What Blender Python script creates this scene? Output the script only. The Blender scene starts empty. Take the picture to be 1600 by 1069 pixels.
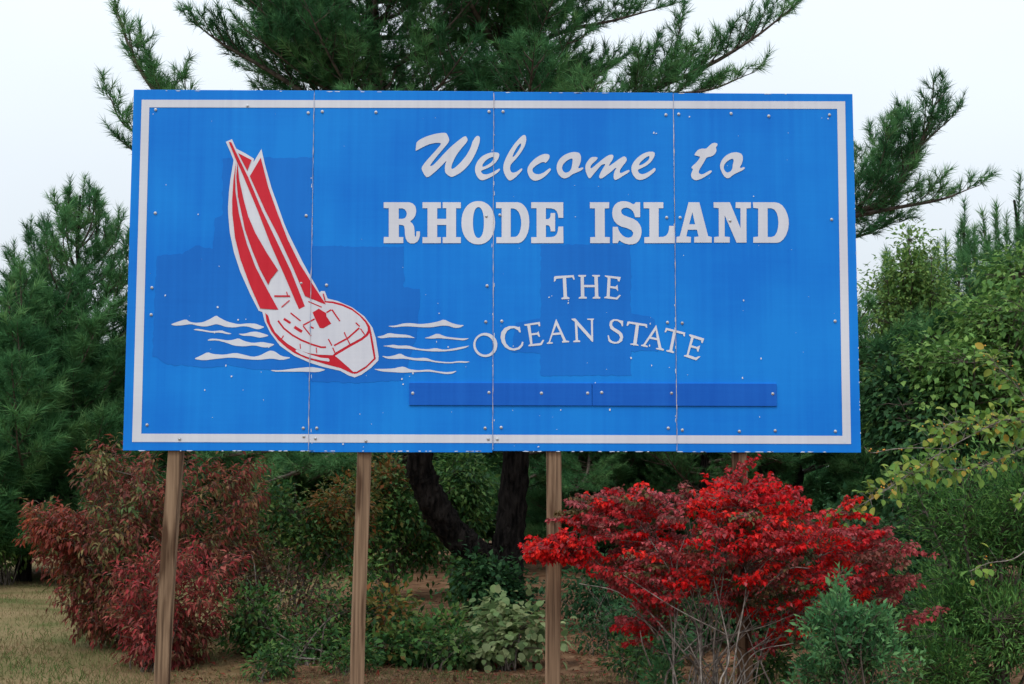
import bpy, math, random
import numpy as np
from mathutils import Matrix, Vector
from mathutils.geometry import tessellate_polygon

# ------------------------------------------------------------------ camera, sky, sun, exposure
scene = bpy.context.scene
col = scene.collection
CAM = np.array([0.003, -9.421, 1.45])
YAW, PITCH, ROLL = math.radians(0.732), math.radians(6.008), math.radians(0.101)
FPX = 50.0 / 36.0 * 1600.0
SIGN_Z = 1.45 + 0.261            # bottom edge of the sign board
fw = np.array([math.sin(YAW) * math.cos(PITCH), math.cos(YAW) * math.cos(PITCH), math.sin(PITCH)])
rt0 = np.array([math.cos(YAW), -math.sin(YAW), 0.0])
up0 = np.cross(rt0, fw)
rt = math.cos(ROLL) * rt0 + math.sin(ROLL) * up0
up = -math.sin(ROLL) * rt0 + math.cos(ROLL) * up0
cd = bpy.data.cameras.new('camera'); cam = bpy.data.objects.new('camera', cd); col.objects.link(cam)
cd.sensor_width = 36.0; cd.lens = 50.0; cd.clip_start = 0.1; cd.clip_end = 2000.0
cam.matrix_world = Matrix(((rt[0], up[0], -fw[0], CAM[0]), (rt[1], up[1], -fw[1], CAM[1]), (rt[2], up[2], -fw[2], CAM[2]), (0, 0, 0, 1)))
scene.camera = cam

SUN_EL, SUN_AZ = math.radians(54), math.radians(208)     # azimuth measured clockwise from +Y: behind the photographer
world = bpy.data.worlds.new('World'); scene.world = world; world.use_nodes = True
wn, wl = world.node_tree.nodes, world.node_tree.links
bg = wn['Background']; bg.inputs['Strength'].default_value = 0.1
sky = wn.new('ShaderNodeTexSky'); sky.sky_type = 'NISHITA'; sky.sun_disc = False
sky.sun_elevation = SUN_EL; sky.sun_rotation = SUN_AZ; sky.dust_density = 4.0
mx = wn.new('ShaderNodeMix'); mx.data_type = 'RGBA'
mx.inputs[0].default_value = 0.93
# overcast cloud layer: luminance (1 + 2 sin elevation) / 3 of the zenith's, as under an even cloud cover
tcw = wn.new('ShaderNodeTexCoord'); spw = wn.new('ShaderNodeSeparateXYZ'); wl.new(tcw.outputs['Generated'], spw.inputs[0])
mrw = wn.new('ShaderNodeMapRange'); mrw.inputs['To Min'].default_value = 0.43; mrw.inputs['To Max'].default_value = 1.0
wl.new(spw.outputs['Z'], mrw.inputs['Value'])
nzw = wn.new('ShaderNodeTexNoise'); nzw.inputs['Scale'].default_value = 2.2; nzw.inputs['Detail'].default_value = 4; wl.new(tcw.outputs['Generated'], nzw.inputs['Vector'])
mrn = wn.new('ShaderNodeMapRange'); mrn.inputs['From Min'].default_value = 0.3; mrn.inputs['From Max'].default_value = 0.7; mrn.inputs['To Min'].default_value = 0.95; mrn.inputs['To Max'].default_value = 1.05
wl.new(nzw.outputs['Fac'], mrn.inputs['Value'])
mlw = wn.new('ShaderNodeMath'); mlw.operation = 'MULTIPLY'; wl.new(mrw.outputs[0], mlw.inputs[0]); wl.new(mrn.outputs[0], mlw.inputs[1])
vsc = wn.new('ShaderNodeVectorMath'); vsc.operation = 'SCALE'; vsc.inputs[0].default_value = (16.2, 17.6, 18.9); wl.new(mlw.outputs[0], vsc.inputs['Scale'])
wl.new(vsc.outputs[0], mx.inputs[7])
wl.new(sky.outputs[0], mx.inputs[6]); wl.new(mx.outputs[2], bg.inputs['Color'])
sd = bpy.data.lights.new('sun', 'SUN'); sun = bpy.data.objects.new('sun', sd); col.objects.link(sun)
sd.energy = 1.0; sd.angle = math.radians(16); sd.color = (1.0, 0.96, 0.9)
sdir = Vector((math.sin(SUN_AZ) * math.cos(SUN_EL), math.cos(SUN_AZ) * math.cos(SUN_EL), math.sin(SUN_EL)))
sun.rotation_euler = sdir.to_track_quat('Z', 'Y').to_euler(); sun.location = (-6, -14, 12)
vs = scene.view_settings
vs.view_transform = 'Standard'; vs.look = 'None'; vs.exposure = 0.0; vs.gamma = 1.0; vs.use_curve_mapping = False
scene.render.engine = 'CYCLES'
scene.cycles.max_bounces = 5; scene.cycles.diffuse_bounces = 3; scene.cycles.transmission_bounces = 3
scene.cycles.use_denoising = True


def at(px, py, D):
    """world point seen at photo pixel (px, py) at forward distance D"""
    return CAM + D * (fw + rt * ((px - 800.0) / FPX) + up * ((534.5 - py) / FPX))


def ground_at(px, D):
    p = at(px, 534.5, D); p[2] = 0.0
    return p


# ------------------------------------------------------------------ object helpers
def tag(o, label=None, cat=None, group=None, kind=None):
    for k, v in (('label', label), ('category', cat), ('group', group), ('kind', kind)):
        if v: o[k] = v
    return o


def thing(name, label, cat, loc, group=None):
    o = bpy.data.objects.new(name, None); col.objects.link(o)
    o.empty_display_size = 0.2; o.location = tuple(float(c) for c in loc)
    return tag(o, label, cat, group)


def build(name, V, F, mat, parent=None, tint=None, smooth=False, origin=None):
    """one mesh object; F is an (n,3) / (n,4) int array or list of polygons; world coordinates in, local out"""
    V = np.asarray(V, dtype=np.float32).reshape(-1, 3)
    if origin is None:
        origin = np.array(parent_world(parent)) if parent is not None else np.zeros(3)
    V = V - np.asarray(origin, dtype=np.float32)
    me = bpy.data.meshes.new(name)
    if isinstance(F, np.ndarray):
        k = F.shape[1]; n = F.shape[0]
        me.vertices.add(len(V)); me.vertices.foreach_set('co', V.ravel())
        me.loops.add(n * k); me.loops.foreach_set('vertex_index', F.astype(np.int32).ravel())
        me.polygons.add(n); me.polygons.foreach_set('loop_start', np.arange(0, n * k, k, dtype=np.int32))
        me.update(calc_edges=True)
    else:
        me.from_pydata([tuple(map(float, v)) for v in V], [], F); me.update()
    if smooth:
        me.polygons.foreach_set('use_smooth', np.ones(len(me.polygons), dtype=bool))
    if tint is not None:
        ca = me.attributes.new('tint', 'FLOAT_COLOR', 'POINT')
        T = np.ones((len(V), 4), dtype=np.float32); T[:, :3] = tint
        ca.data.foreach_set('color', T.ravel())
    me.materials.append(mat)
    o = bpy.data.objects.new(name, me); col.objects.link(o)
    if parent is not None: o.parent = parent
    else: o.location = tuple(float(c) for c in origin)
    return o


def parent_world(p):
    v = Vector((0, 0, 0))
    while p is not None:
        v = v + p.location; p = p.parent
    return v


def copy_thing(root, loc, rz, scale, label):
    r = root.copy(); col.objects.link(r); r.location = tuple(float(c) for c in loc)
    r.rotation_euler = (0, 0, rz); r.scale = scale; r['label'] = label
    for ch in list(root.children):
        c = ch.copy(); col.objects.link(c); c.parent = r
    return r


# ------------------------------------------------------------------ materials
def new_mat(name):
    m = bpy.data.materials.new(name); m.use_nodes = True
    nt = m.node_tree
    return m, nt, nt.nodes['Principled BSDF'], nt.nodes['Material Output']


def rgb(*c): return (c[0], c[1], c[2], 1.0)


def leaf_mat(name, rough=0.55, trans=0.3, spec=0.25):
    m, nt, p, out = new_mat(name)
    a = nt.nodes.new('ShaderNodeAttribute'); a.attribute_name = 'tint'
    nt.links.new(a.outputs['Color'], p.inputs['Base Color'])
    p.inputs['Roughness'].default_value = rough; p.inputs['Specular IOR Level'].default_value = spec
    t = nt.nodes.new('ShaderNodeBsdfTranslucent'); nt.links.new(a.outputs['Color'], t.inputs['Color'])
    mix = nt.nodes.new('ShaderNodeMixShader'); mix.inputs[0].default_value = trans
    nt.links.new(p.outputs[0], mix.inputs[1]); nt.links.new(t.outputs[0], mix.inputs[2])
    nt.links.new(mix.outputs[0], out.inputs['Surface'])
    return m


def ramp_mat(name, c1, c2, scale=(1, 1, 1), detail=6, rough=0.85, bump=0.3, noise_scale=8.0, dist=0.01, c3=None, lo=0.35, hi=0.65):
    m, nt, p, out = new_mat(name)
    tc = nt.nodes.new('ShaderNodeTexCoord'); mp = nt.nodes.new('ShaderNodeMapping'); mp.inputs['Scale'].default_value = scale
    nz = nt.nodes.new('ShaderNodeTexNoise'); nz.inputs['Scale'].default_value = noise_scale; nz.inputs['Detail'].default_value = detail
    cr = nt.nodes.new('ShaderNodeValToRGB')
    cr.color_ramp.elements[0].position = lo; cr.color_ramp.elements[0].color = rgb(*c1)
    cr.color_ramp.elements[1].position = hi; cr.color_ramp.elements[1].color = rgb(*c2)
    if c3:
        e = cr.color_ramp.elements.new((lo + hi) / 2); e.color = rgb(*c3)
    nt.links.new(tc.outputs['Object'], mp.inputs['Vector']); nt.links.new(mp.outputs[0], nz.inputs['Vector'])
    nt.links.new(nz.outputs['Fac'], cr.inputs['Fac']); nt.links.new(cr.outputs[0], p.inputs['Base Color'])
    bm = nt.nodes.new('ShaderNodeBump'); bm.inputs['Strength'].default_value = bump; bm.inputs['Distance'].default_value = dist
    nt.links.new(nz.outputs['Fac'], bm.inputs['Height']); nt.links.new(bm.outputs[0], p.inputs['Normal'])
    p.inputs['Roughness'].default_value = rough; p.inputs['Specular IOR Level'].default_value = 0.25
    return m


def paint_mat(name, base, alt, streak=0.35, rough=0.5, chips=True):
    """old brushed sign paint: broad blotches, vertical brush and rain streaks"""
    m, nt, p, out = new_mat(name)
    tc = nt.nodes.new('ShaderNodeTexCoord')
    def noise(sc, s, d=4):
        mp = nt.nodes.new('ShaderNodeMapping'); mp.inputs['Scale'].default_value = sc
        nz = nt.nodes.new('ShaderNodeTexNoise'); nz.inputs['Scale'].default_value = s; nz.inputs['Detail'].default_value = d
        nt.links.new(tc.outputs['Object'], mp.inputs['Vector']); nt.links.new(mp.outputs[0], nz.inputs['Vector'])
        return nz.outputs['Fac']
    a = noise((1, 1, 1), 1.1, 5); b = noise((26, 26, 0.7), 1.0, 5); c = noise((2.2, 2.2, 55), 1.0, 3)
    def mth(op, x, y):
        n = nt.nodes.new('ShaderNodeMath'); n.operation = op
        for i, v in enumerate((x, y)):
            if isinstance(v, (int, float)): n.inputs[i].default_value = v
            else: nt.links.new(v, n.inputs[i])
        return n.outputs[0]
    s = mth('ADD', mth('MULTIPLY', a, 1.0), mth('ADD', mth('MULTIPLY', b, streak), mth('MULTIPLY', c, streak * 0.4)))
    mr = nt.nodes.new('ShaderNodeMapRange'); mr.inputs['From Min'].default_value = 0.42 + 0.35 * streak * 1.4; mr.inputs['From Max'].default_value = 0.60 + 0.6 * streak * 1.4
    nt.links.new(s, mr.inputs['Value'])
    mixc = nt.nodes.new('ShaderNodeMix'); mixc.data_type = 'RGBA'
    mixc.inputs[6].default_value = rgb(*base); mixc.inputs[7].default_value = rgb(*alt)
    nt.links.new(mr.outputs[0], mixc.inputs[0]); nt.links.new(mixc.outputs[2], p.inputs['Base Color'])
    p.inputs['Roughness'].default_value = rough; p.inputs['Specular IOR Level'].default_value = 0.14
    bm = nt.nodes.new('ShaderNodeBump'); bm.inputs['Strength'].default_value = 0.12; bm.inputs['Distance'].default_value = 0.004
    nt.links.new(b, bm.inputs['Height']); nt.links.new(bm.outputs[0], p.inputs['Normal'])
    return m


M = {}
M['blue'] = paint_mat('sign_blue_paint', (0.006, 0.185, 0.71), (0.010, 0.250, 0.80))
M['blue_patch'] = paint_mat('sign_blue_repaint', (0.008, 0.150, 0.60), (0.011, 0.190, 0.69))
M['blue_board'] = paint_mat('sign_deep_blue_board', (0.006, 0.105, 0.53), (0.011, 0.14, 0.61), streak=0.8)
M['white'] = paint_mat('sign_white_paint', (0.64, 0.655, 0.73), (0.75, 0.765, 0.83), streak=0.5)
M['red'] = paint_mat('sign_red_paint', (0.56, 0.016, 0.032), (0.66, 0.03, 0.05))
M['chip'] = paint_mat('bare_primer', (0.55, 0.66, 0.80), (0.80, 0.82, 0.84))
M['seam'] = ramp_mat('seam_edge_worn', (0.22, 0.32, 0.52), (0.60, 0.52, 0.50), noise_scale=14, scale=(1, 1, 1.0), lo=0.38, hi=0.62)
M['post'] = ramp_mat('weathered_post_wood', (0.07, 0.042, 0.026), (0.34, 0.225, 0.14), scale=(30, 30, 0.8), noise_scale=2.2, detail=9, bump=0.7, dist=0.006, c3=(0.23, 0.145, 0.088), lo=0.26, hi=0.74)
def stain(m):
    nt = m.node_tree; p = nt.nodes['Principled BSDF']; src = p.inputs['Base Color'].links[0].from_socket
    tc = nt.nodes.new('ShaderNodeTexCoord'); mp = nt.nodes.new('ShaderNodeMapping'); mp.inputs['Scale'].default_value = (11, 11, 1.1)
    nz = nt.nodes.new('ShaderNodeTexNoise'); nz.inputs['Scale'].default_value = 1.3; nz.inputs['Detail'].default_value = 3
    mr = nt.nodes.new('ShaderNodeMapRange'); mr.inputs['From Min'].default_value = 0.53; mr.inputs['From Max'].default_value = 0.64
    mixc = nt.nodes.new('ShaderNodeMix'); mixc.data_type = 'RGBA'; mixc.blend_type = 'MULTIPLY'; mixc.inputs[7].default_value = rgb(0.33, 0.27, 0.24)
    nt.links.new(tc.outputs['Object'], mp.inputs['Vector']); nt.links.new(mp.outputs[0], nz.inputs['Vector']); nt.links.new(nz.outputs['Fac'], mr.inputs['Value'])
    nt.links.new(mr.outputs[0], mixc.inputs[0]); nt.links.new(src, mixc.inputs[6]); nt.links.new(mixc.outputs[2], p.inputs['Base Color'])
stain(M['post'])
mb, nt, p, out = new_mat('galvanised_bolt'); p.inputs['Base Color'].default_value = rgb(0.50, 0.51, 0.53); p.inputs['Metallic'].default_value = 0.75; p.inputs['Roughness'].default_value = 0.42
M['bolt'] = mb
M['bark'] = ramp_mat('pine_bark', (0.007, 0.006, 0.006), (0.034, 0.028, 0.025), scale=(9, 9, 1.6), noise_scale=2.5, detail=9, bump=1.0, dist=0.12)
M['bark'].node_tree.nodes['Principled BSDF'].inputs['Specular IOR Level'].default_value = 0.04
M['twig'] = ramp_mat('branch_bark', (0.05, 0.04, 0.032), (0.16, 0.125, 0.10), scale=(6, 6, 6), noise_scale=3, bump=0.3)
M['grey_twig'] = ramp_mat('grey_stem_bark', (0.10, 0.085, 0.075), (0.34, 0.29, 0.25), scale=(6, 6, 6), noise_scale=4, bump=0.3)
M['needle'] = leaf_mat('pine_needles', rough=0.6, trans=0.25, spec=0.08)
M['leaf'] = leaf_mat('leaves', rough=0.5, trans=0.35, spec=0.12)
M['grass'] = leaf_mat('grass_blades', rough=0.7, trans=0.3, spec=0.15)
M['berry'] = ramp_mat('orange_berries', (0.62, 0.22, 0.03), (0.75, 0.42, 0.06), noise_scale=20, rough=0.4)


def ground_material():
    m, nt, p, out = new_mat('ground_grass_and_litter')
    tc = nt.nodes.new('ShaderNodeTexCoord')
    def noise(s, d, sc=(1, 1, 1)):
        mp = nt.nodes.new('ShaderNodeMapping'); mp.inputs['Scale'].default_value = sc
        n = nt.nodes.new('ShaderNodeTexNoise'); n.inputs['Scale'].default_value = s; n.inputs['Detail'].default_value = d
        nt.links.new(tc.outputs['Object'], mp.inputs['Vector']); nt.links.new(mp.outputs[0], n.inputs['Vector'])
        return n.outputs['Fac']
    def ramp(f, cs):
        r = nt.nodes.new('ShaderNodeValToRGB'); e = r.color_ramp.elements
        while len(e) < len(cs): e.new(0.5)
        for i, (q, c) in enumerate(cs): e[i].position = q; e[i].color = rgb(*c)
        nt.links.new(f, r.inputs['Fac']); return r.outputs[0]
    grass = ramp(noise(0.9, 8), [(0.36, (0.10, 0.105, 0.035)), (0.47, (0.17, 0.135, 0.06)), (0.58, (0.22, 0.16, 0.08)), (0.72, (0.19, 0.12, 0.06))])
    litter = ramp(noise(5.0, 10), [(0.30, (0.055, 0.03, 0.018)), (0.5, (0.17, 0.085, 0.045)), (0.68, (0.25, 0.15, 0.085))])
    sep = nt.nodes.new('ShaderNodeSeparateXYZ'); nt.links.new(tc.outputs['Object'], sep.inputs[0])
    n2 = noise(0.7, 4)
    ad = nt.nodes.new('ShaderNodeMath'); ad.operation = 'MULTIPLY_ADD'; ad.inputs[1].default_value = 3.0
    nt.links.new(n2, ad.inputs[0]); nt.links.new(sep.outputs['X'], ad.inputs[2])
    mr = nt.nodes.new('ShaderNodeMapRange'); mr.inputs['From Min'].default_value = -1.6; mr.inputs['From Max'].default_value = -0.2
    nt.links.new(ad.outputs[0], mr.inputs['Value'])
    mixc = nt.nodes.new('ShaderNodeMix'); mixc.data_type = 'RGBA'
    nt.links.new(mr.outputs[0], mixc.inputs[0]); nt.links.new(grass, mixc.inputs[6]); nt.links.new(litter, mixc.inputs[7])
    nt.links.new(mixc.outputs[2], p.inputs['Base Color']); p.inputs['Roughness'].default_value = 0.95
    p.inputs['Specular IOR Level'].default_value = 0.1
    bm = nt.nodes.new('ShaderNodeBump'); bm.inputs['Strength'].default_value = 0.7; bm.inputs['Distance'].default_value = 0.04
    nt.links.new(noise(22, 8), bm.inputs['Height']); nt.links.new(bm.outputs[0], p.inputs['Normal'])
    return m


M['ground'] = ground_material()


# ------------------------------------------------------------------ ground
def gz(x, y):
    return 0.045 * np.sin(x * 0.9 + 1.3) * np.cos(y * 0.7) + 0.025 * np.sin(x * 2.3 + y * 1.9)


def make_ground():
    a = np.concatenate([-np.geomspace(600, 14, 14), np.linspace(-13, 13, 105), np.geomspace(14, 600, 14)])
    X, Y = np.meshgrid(a, a + 6, indexing='ij')
    near = np.clip(1.5 - np.hypot(X, Y - 6) / 14.0, 0, 1)
    Z = gz(X, Y) * near
    n = len(a)
    I = np.arange(n * n).reshape(n, n)
    F = np.stack([I[:-1, :-1], I[1:, :-1], I[1:, 1:], I[:-1, 1:]], -1).reshape(-1, 4)
    g = build('ground', np.stack([X, Y, Z], -1).reshape(-1, 3), F, M['ground'], smooth=True)
    g['kind'] = 'structure'


make_ground()

# ------------------------------------------------------------------ the sign
W, H = 4.877, 2.438
_src = [(207.4, 141.8), (1333.5, 147.8), (1345.3, 706.2), (192.0, 703.7)]
_dst = [(-W / 2, H), (W / 2, H), (W / 2, 0), (-W / 2, 0)]
_A = []; _b = []
for (x, y), (u, v) in zip(_src, _dst):
    _A += [[x, y, 1, 0, 0, 0, -u * x, -u * y], [0, 0, 0, x, y, 1, -v * x, -v * y]]; _b += [u, v]
_h = np.append(np.linalg.solve(np.array(_A), np.array(_b)), 1).reshape(3, 3)


def uv(p):
    q = _h @ np.array([p[0], p[1], 1.0]); return (q[0] / q[2], q[1] / q[2])


def chaikin(P, n):
    P = [tuple(p) for p in P]
    for _ in range(n):
        Q = []
        for i in range(len(P)):
            a, b = P[i], P[(i + 1) % len(P)]
            Q += [(0.8 * a[0] + 0.2 * b[0], 0.8 * a[1] + 0.2 * b[1]), (0.2 * a[0] + 0.8 * b[0], 0.2 * a[1] + 0.8 * b[1])]
        P = Q
    return P


sign = thing('welcome_sign', 'big blue welcome sign with white lettering and red sailboat on four wooden posts', 'sign', (0, 0, 0))
LAYER = 0.0012


def sheet(name, loops, mat, layer, parent=None, smooth=0):
    """flat painted shape on the board: first loop is the outline, the others holes; loops in photo pixels"""
    parent = parent or sign
    L3 = []; V = []
    for lp in loops:
        lp = chaikin(lp, smooth) if smooth else lp
        pts = [uv(p) for p in lp]
        L3.append([Vector((a, b, 0)) for a, b in pts])
        V += [(a, -layer * LAYER, SIGN_Z + b) for a, b in pts]
    T = []
    for t in tessellate_polygon(L3):
        a, b, c = (np.array(V[i]) for i in t)
        nrm = np.cross(b - a, c - a)
        if abs(nrm[1]) < 1e-12: continue
        T.append(t if nrm[1] < 0 else (t[0], t[2], t[1]))
    return build(name, V, T, mat, parent)


def Z(loop, ox, oy, s): return [(ox + x / s, oy + y / s) for x, y in loop]


def box_mesh(name, x0, x1, y0, y1, z0, z1, mat, parent, bev=0.0):
    V = [(x, y, z) for x in (x0, x1) for y in (y0, y1) for z in (z0, z1)]
    F = [(0, 1, 3, 2), (4, 6, 7, 5), (0, 4, 5, 1), (2, 3, 7, 6), (0, 2, 6, 4), (1, 5, 7, 3)]
    o = build(name, V, F, mat, parent)
    if bev:
        md = o.modifiers.new('bevel', 'BEVEL'); md.width = bev; md.segments = 2; md.limit_method = 'ANGLE'
    return o


SEAM = [-W / 2, uv((486.3, 420))[0], uv((770.6, 420))[0], uv((1055, 420))[0], W / 2]
drop = [0.004, -0.004, 0.006, 0.0]
rise = [0.002, 0.003, 0.0, -0.002]
for i in range(4):
    x0 = SEAM[i] + (0.0015 if i else 0); x1 = SEAM[i + 1] - (0.0015 if i < 3 else 0)
    box_mesh('panel', x0, x1, 0.0, 0.019, SIGN_Z + drop[i], SIGN_Z + H + rise[i], M['blue'], sign, 0.002)

# worn edges along each joint between the panels
rs = random.Random(5)
for s in SEAM[1:4]:
    V = []; F = []
    n = 60
    for k in range(n + 1):
        z = SIGN_Z + 0.012 + (H - 0.022) * k / n
        wd = 0.0012 + 0.0022 * rs.random() ** 2; of = rs.uniform(-0.0015, 0.0015)
        V += [(s + of - wd, -0.0135, z), (s + of + wd, -0.0135, z)]
        if k: F.append((2 * k - 2, 2 * k - 1, 2 * k + 1, 2 * k))
    build('panel_joint', [(x, -0.0115, z) for x, y, z in V], F, M['seam'], sign)

# repainted patches
P1 = [(347, 248), (487, 248), (487, 385), (630, 387), (631, 450), (656, 452), (652, 520), (640, 560), (628, 594), (560, 598), (487, 596), (470, 575), (400, 578), (360, 570), (330, 574), (262, 570), (250, 562), (238, 556), (241, 470), (245, 400), (285, 397), (305, 384), (332, 390), (336, 342), (347, 338)]
def brushed(pg, seed):
    """brush-ragged edge for a repainted patch"""
    g = random.Random(seed); out = []
    for i in range(len(pg)):
        a, b = pg[i], pg[(i + 1) % len(pg)]; L_ = math.hypot(b[0] - a[0], b[1] - a[1]); n = max(1, int(L_ / 5))
        for k in range(n):
            t = k / n; out.append((a[0] + (b[0] - a[0]) * t + g.gauss(0, 0.7), a[1] + (b[1] - a[1]) * t + g.gauss(0, 0.7)))
    return out


sheet('paint_patch', [brushed(P1, 3)], M['blue_patch'], 1)
sheet('paint_patch', [brushed([(845, 383), (985, 383), (986, 490), (1022, 496), (1028, 548), (986, 549), (985, 587), (845, 587), (844, 552), (800, 549), (806, 505), (845, 497)], 4)], M['blue_patch'], 1)

# white border
bo = [(220.1, 157.4), (1321.9, 160), (1329.5, 692.7), (206.6, 689.5)]
bi = [(232.1, 169.3), (1309.3, 171.7), (1316.2, 680), (221, 676.6)]
for i in range(4):
    j = (i + 1) % 4
    sheet('border_strip', [[bo[i], bo[j], bi[j], bi[i]]], M['white'], 2)

# --- lettering
def letter(loops, ox, oy, s, smooth=0):
    return sheet('letter', [Z(l, ox, oy, s) for l in loops], M['white'], 3, smooth=smooth)


script_letters = [
 (640, [[(90,372),(97,300),(105,240),(150,200),(250,150),(380,110),(500,90),(570,92),(600,140),(620,200),(605,245),(520,345),(430,450),(350,550),(312,612),(360,600),(440,522),(520,432),(640,310),(760,210),(850,145),(885,145),(910,205),(880,252),(800,342),(720,452),(660,580),(648,640),(662,656),(700,640),(790,560),(880,450),(940,350),(970,270),(980,230),(1030,150),(1070,135),(1100,160),(1095,240),(1050,370),(980,510),(900,620),(800,710),(700,765),(650,780),(600,755),(555,710),(548,650),(555,580),(580,518),(520,580),(440,660),(360,730),(300,775),(265,785),(230,750),(185,660),(190,620),(240,550),(330,450),(420,350),(480,280),(490,255),(450,245),(380,250),(300,270),(200,315),(110,366)]]),
 (640, [[(1415,655),(1400,690),(1330,745),(1230,800),(1150,830),(1100,825),(1050,770),(1020,690),(1025,610),(1060,530),(1130,455),(1220,410),(1310,392),(1385,400),(1405,430),(1390,490),(1340,560),(1280,610),(1200,650),(1115,680),(1120,710),(1150,735),(1210,740),(1290,710),(1360,670),(1400,648)],[(1135,620),(1140,580),(1190,520),(1250,480),(1310,462),(1315,490),(1290,540),(1230,585),(1160,620)]]),
 (770, [[(500,122),(520,150),(525,210),(500,300),(440,400),(370,490),(300,560),(275,600),(268,650),(285,700),(320,715),(380,695),(430,655),(460,640),(462,670),(420,720),(350,790),(290,830),(255,835),(220,800),(180,730),(160,650),(170,570),(210,470),(270,360),(340,260),(420,170),(470,128)],[(445,255),(440,300),(400,370),(350,440),(312,475),(310,450),(340,380),(390,300),(425,260)]]),
 (770, [[(890,440),(885,490),(850,540),(825,560),(800,545),(760,550),(690,590),(640,630),(618,660),(625,700),(660,730),(720,738),(790,715),(850,670),(890,640),(912,655),(900,685),(840,750),(760,810),(680,838),(620,830),(570,780),(540,700),(542,640),(580,570),(650,500),(730,445),(800,420),(860,420)]]),
 (770, [[(1350,400),(1380,450),(1382,520),(1360,590),(1335,635),(1350,645),(1410,625),(1420,645),(1380,680),(1310,710),(1245,735),(1190,780),(1125,805),(1070,785),(1020,730),(995,650),(1005,570),(1050,490),(1120,435),(1200,400),(1280,388)],[(1245,490),(1250,520),(1240,590),(1230,650),(1190,700),(1140,715),(1100,690),(1080,640),(1100,580),(1150,530),(1210,495)]]),
 (890, [[(245,620),(260,570),(300,510),(340,470),(400,465),(445,475),(430,510),(370,560),(335,600),(325,640),(345,645),(400,600),(470,540),(560,470),(620,435),(670,430),(690,450),(680,500),(640,560),(615,600),(630,605),(700,555),(780,495),(850,455),(885,470),(900,510),(880,550),(830,610),(790,670),(785,710),(810,720),(870,690),(930,665),(945,685),(910,720),(840,760),(770,805),(715,830),(690,800),(690,740),(710,680),(735,640),(720,635),(660,690),(580,750),(520,795),(480,805),(460,780),(480,720),(520,650),(560,590),(550,575),(500,590),(440,660),(380,730),(330,795),(305,800),(280,760),(255,700)]]),
 (890, [[(1350,650),(1340,690),(1270,750),(1190,805),(1110,828),(1050,815),(1000,760),(970,690),(968,620),(1000,550),(1060,480),(1140,420),(1230,385),(1310,385),(1338,405),(1330,460),(1280,540),(1210,600),(1130,640),(1070,665),(1075,700),(1105,730),(1150,735),(1210,715),(1270,680),(1330,635)],[(1085,600),(1100,560),(1150,510),(1200,470),(1245,450),(1255,470),(1240,510),(1190,555),(1130,590)]]),
 (1040, [[(450,440),(480,390),(520,350),(580,335),(640,340),(680,300),(730,255),(780,245),(818,260),(815,290),(790,320),(800,350),(800,380),(770,430),(720,460),(650,470),(620,520),(580,590),(540,650),(520,700),(535,730),(580,740),(640,710),(700,675),(730,680),(720,710),(660,750),(580,800),(500,830),(450,825),(410,790),(400,740),(420,690),(435,655),(405,640),(420,610),(480,560),(530,500),(545,465),(520,455)]]),
 (1040, [[(1185,410),(1212,450),(1215,510),(1195,580),(1165,630),(1180,640),(1230,622),(1250,638),(1210,675),(1130,710),(1060,745),(1010,790),(970,800),(930,780),(890,720),(860,650),(855,590),(880,520),(940,450),(1020,405),(1100,390)],[(1065,495),(1070,530),(1055,590),(1050,650),(1020,695),(970,712),(935,690),(912,640),(920,590),(960,540),(1020,500)]]),
]
for ox, loops in script_letters:
    letter(loops, ox, 200, 10.0, smooth=2)


def ell(cx, cy, rx, ry, rot=0.0, n=36, pw=1.0):
    out = []
    for k in range(n):
        t = 2 * math.pi * k / n
        c, s = math.cos(t), math.sin(t)
        x = rx * math.copysign(abs(c) ** pw, c); y = ry * math.copysign(abs(s) ** pw, s)
        out.append((cx + x * math.cos(rot) - y * math.sin(rot), cy + x * math.sin(rot) + y * math.cos(rot)))
    return out


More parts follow.
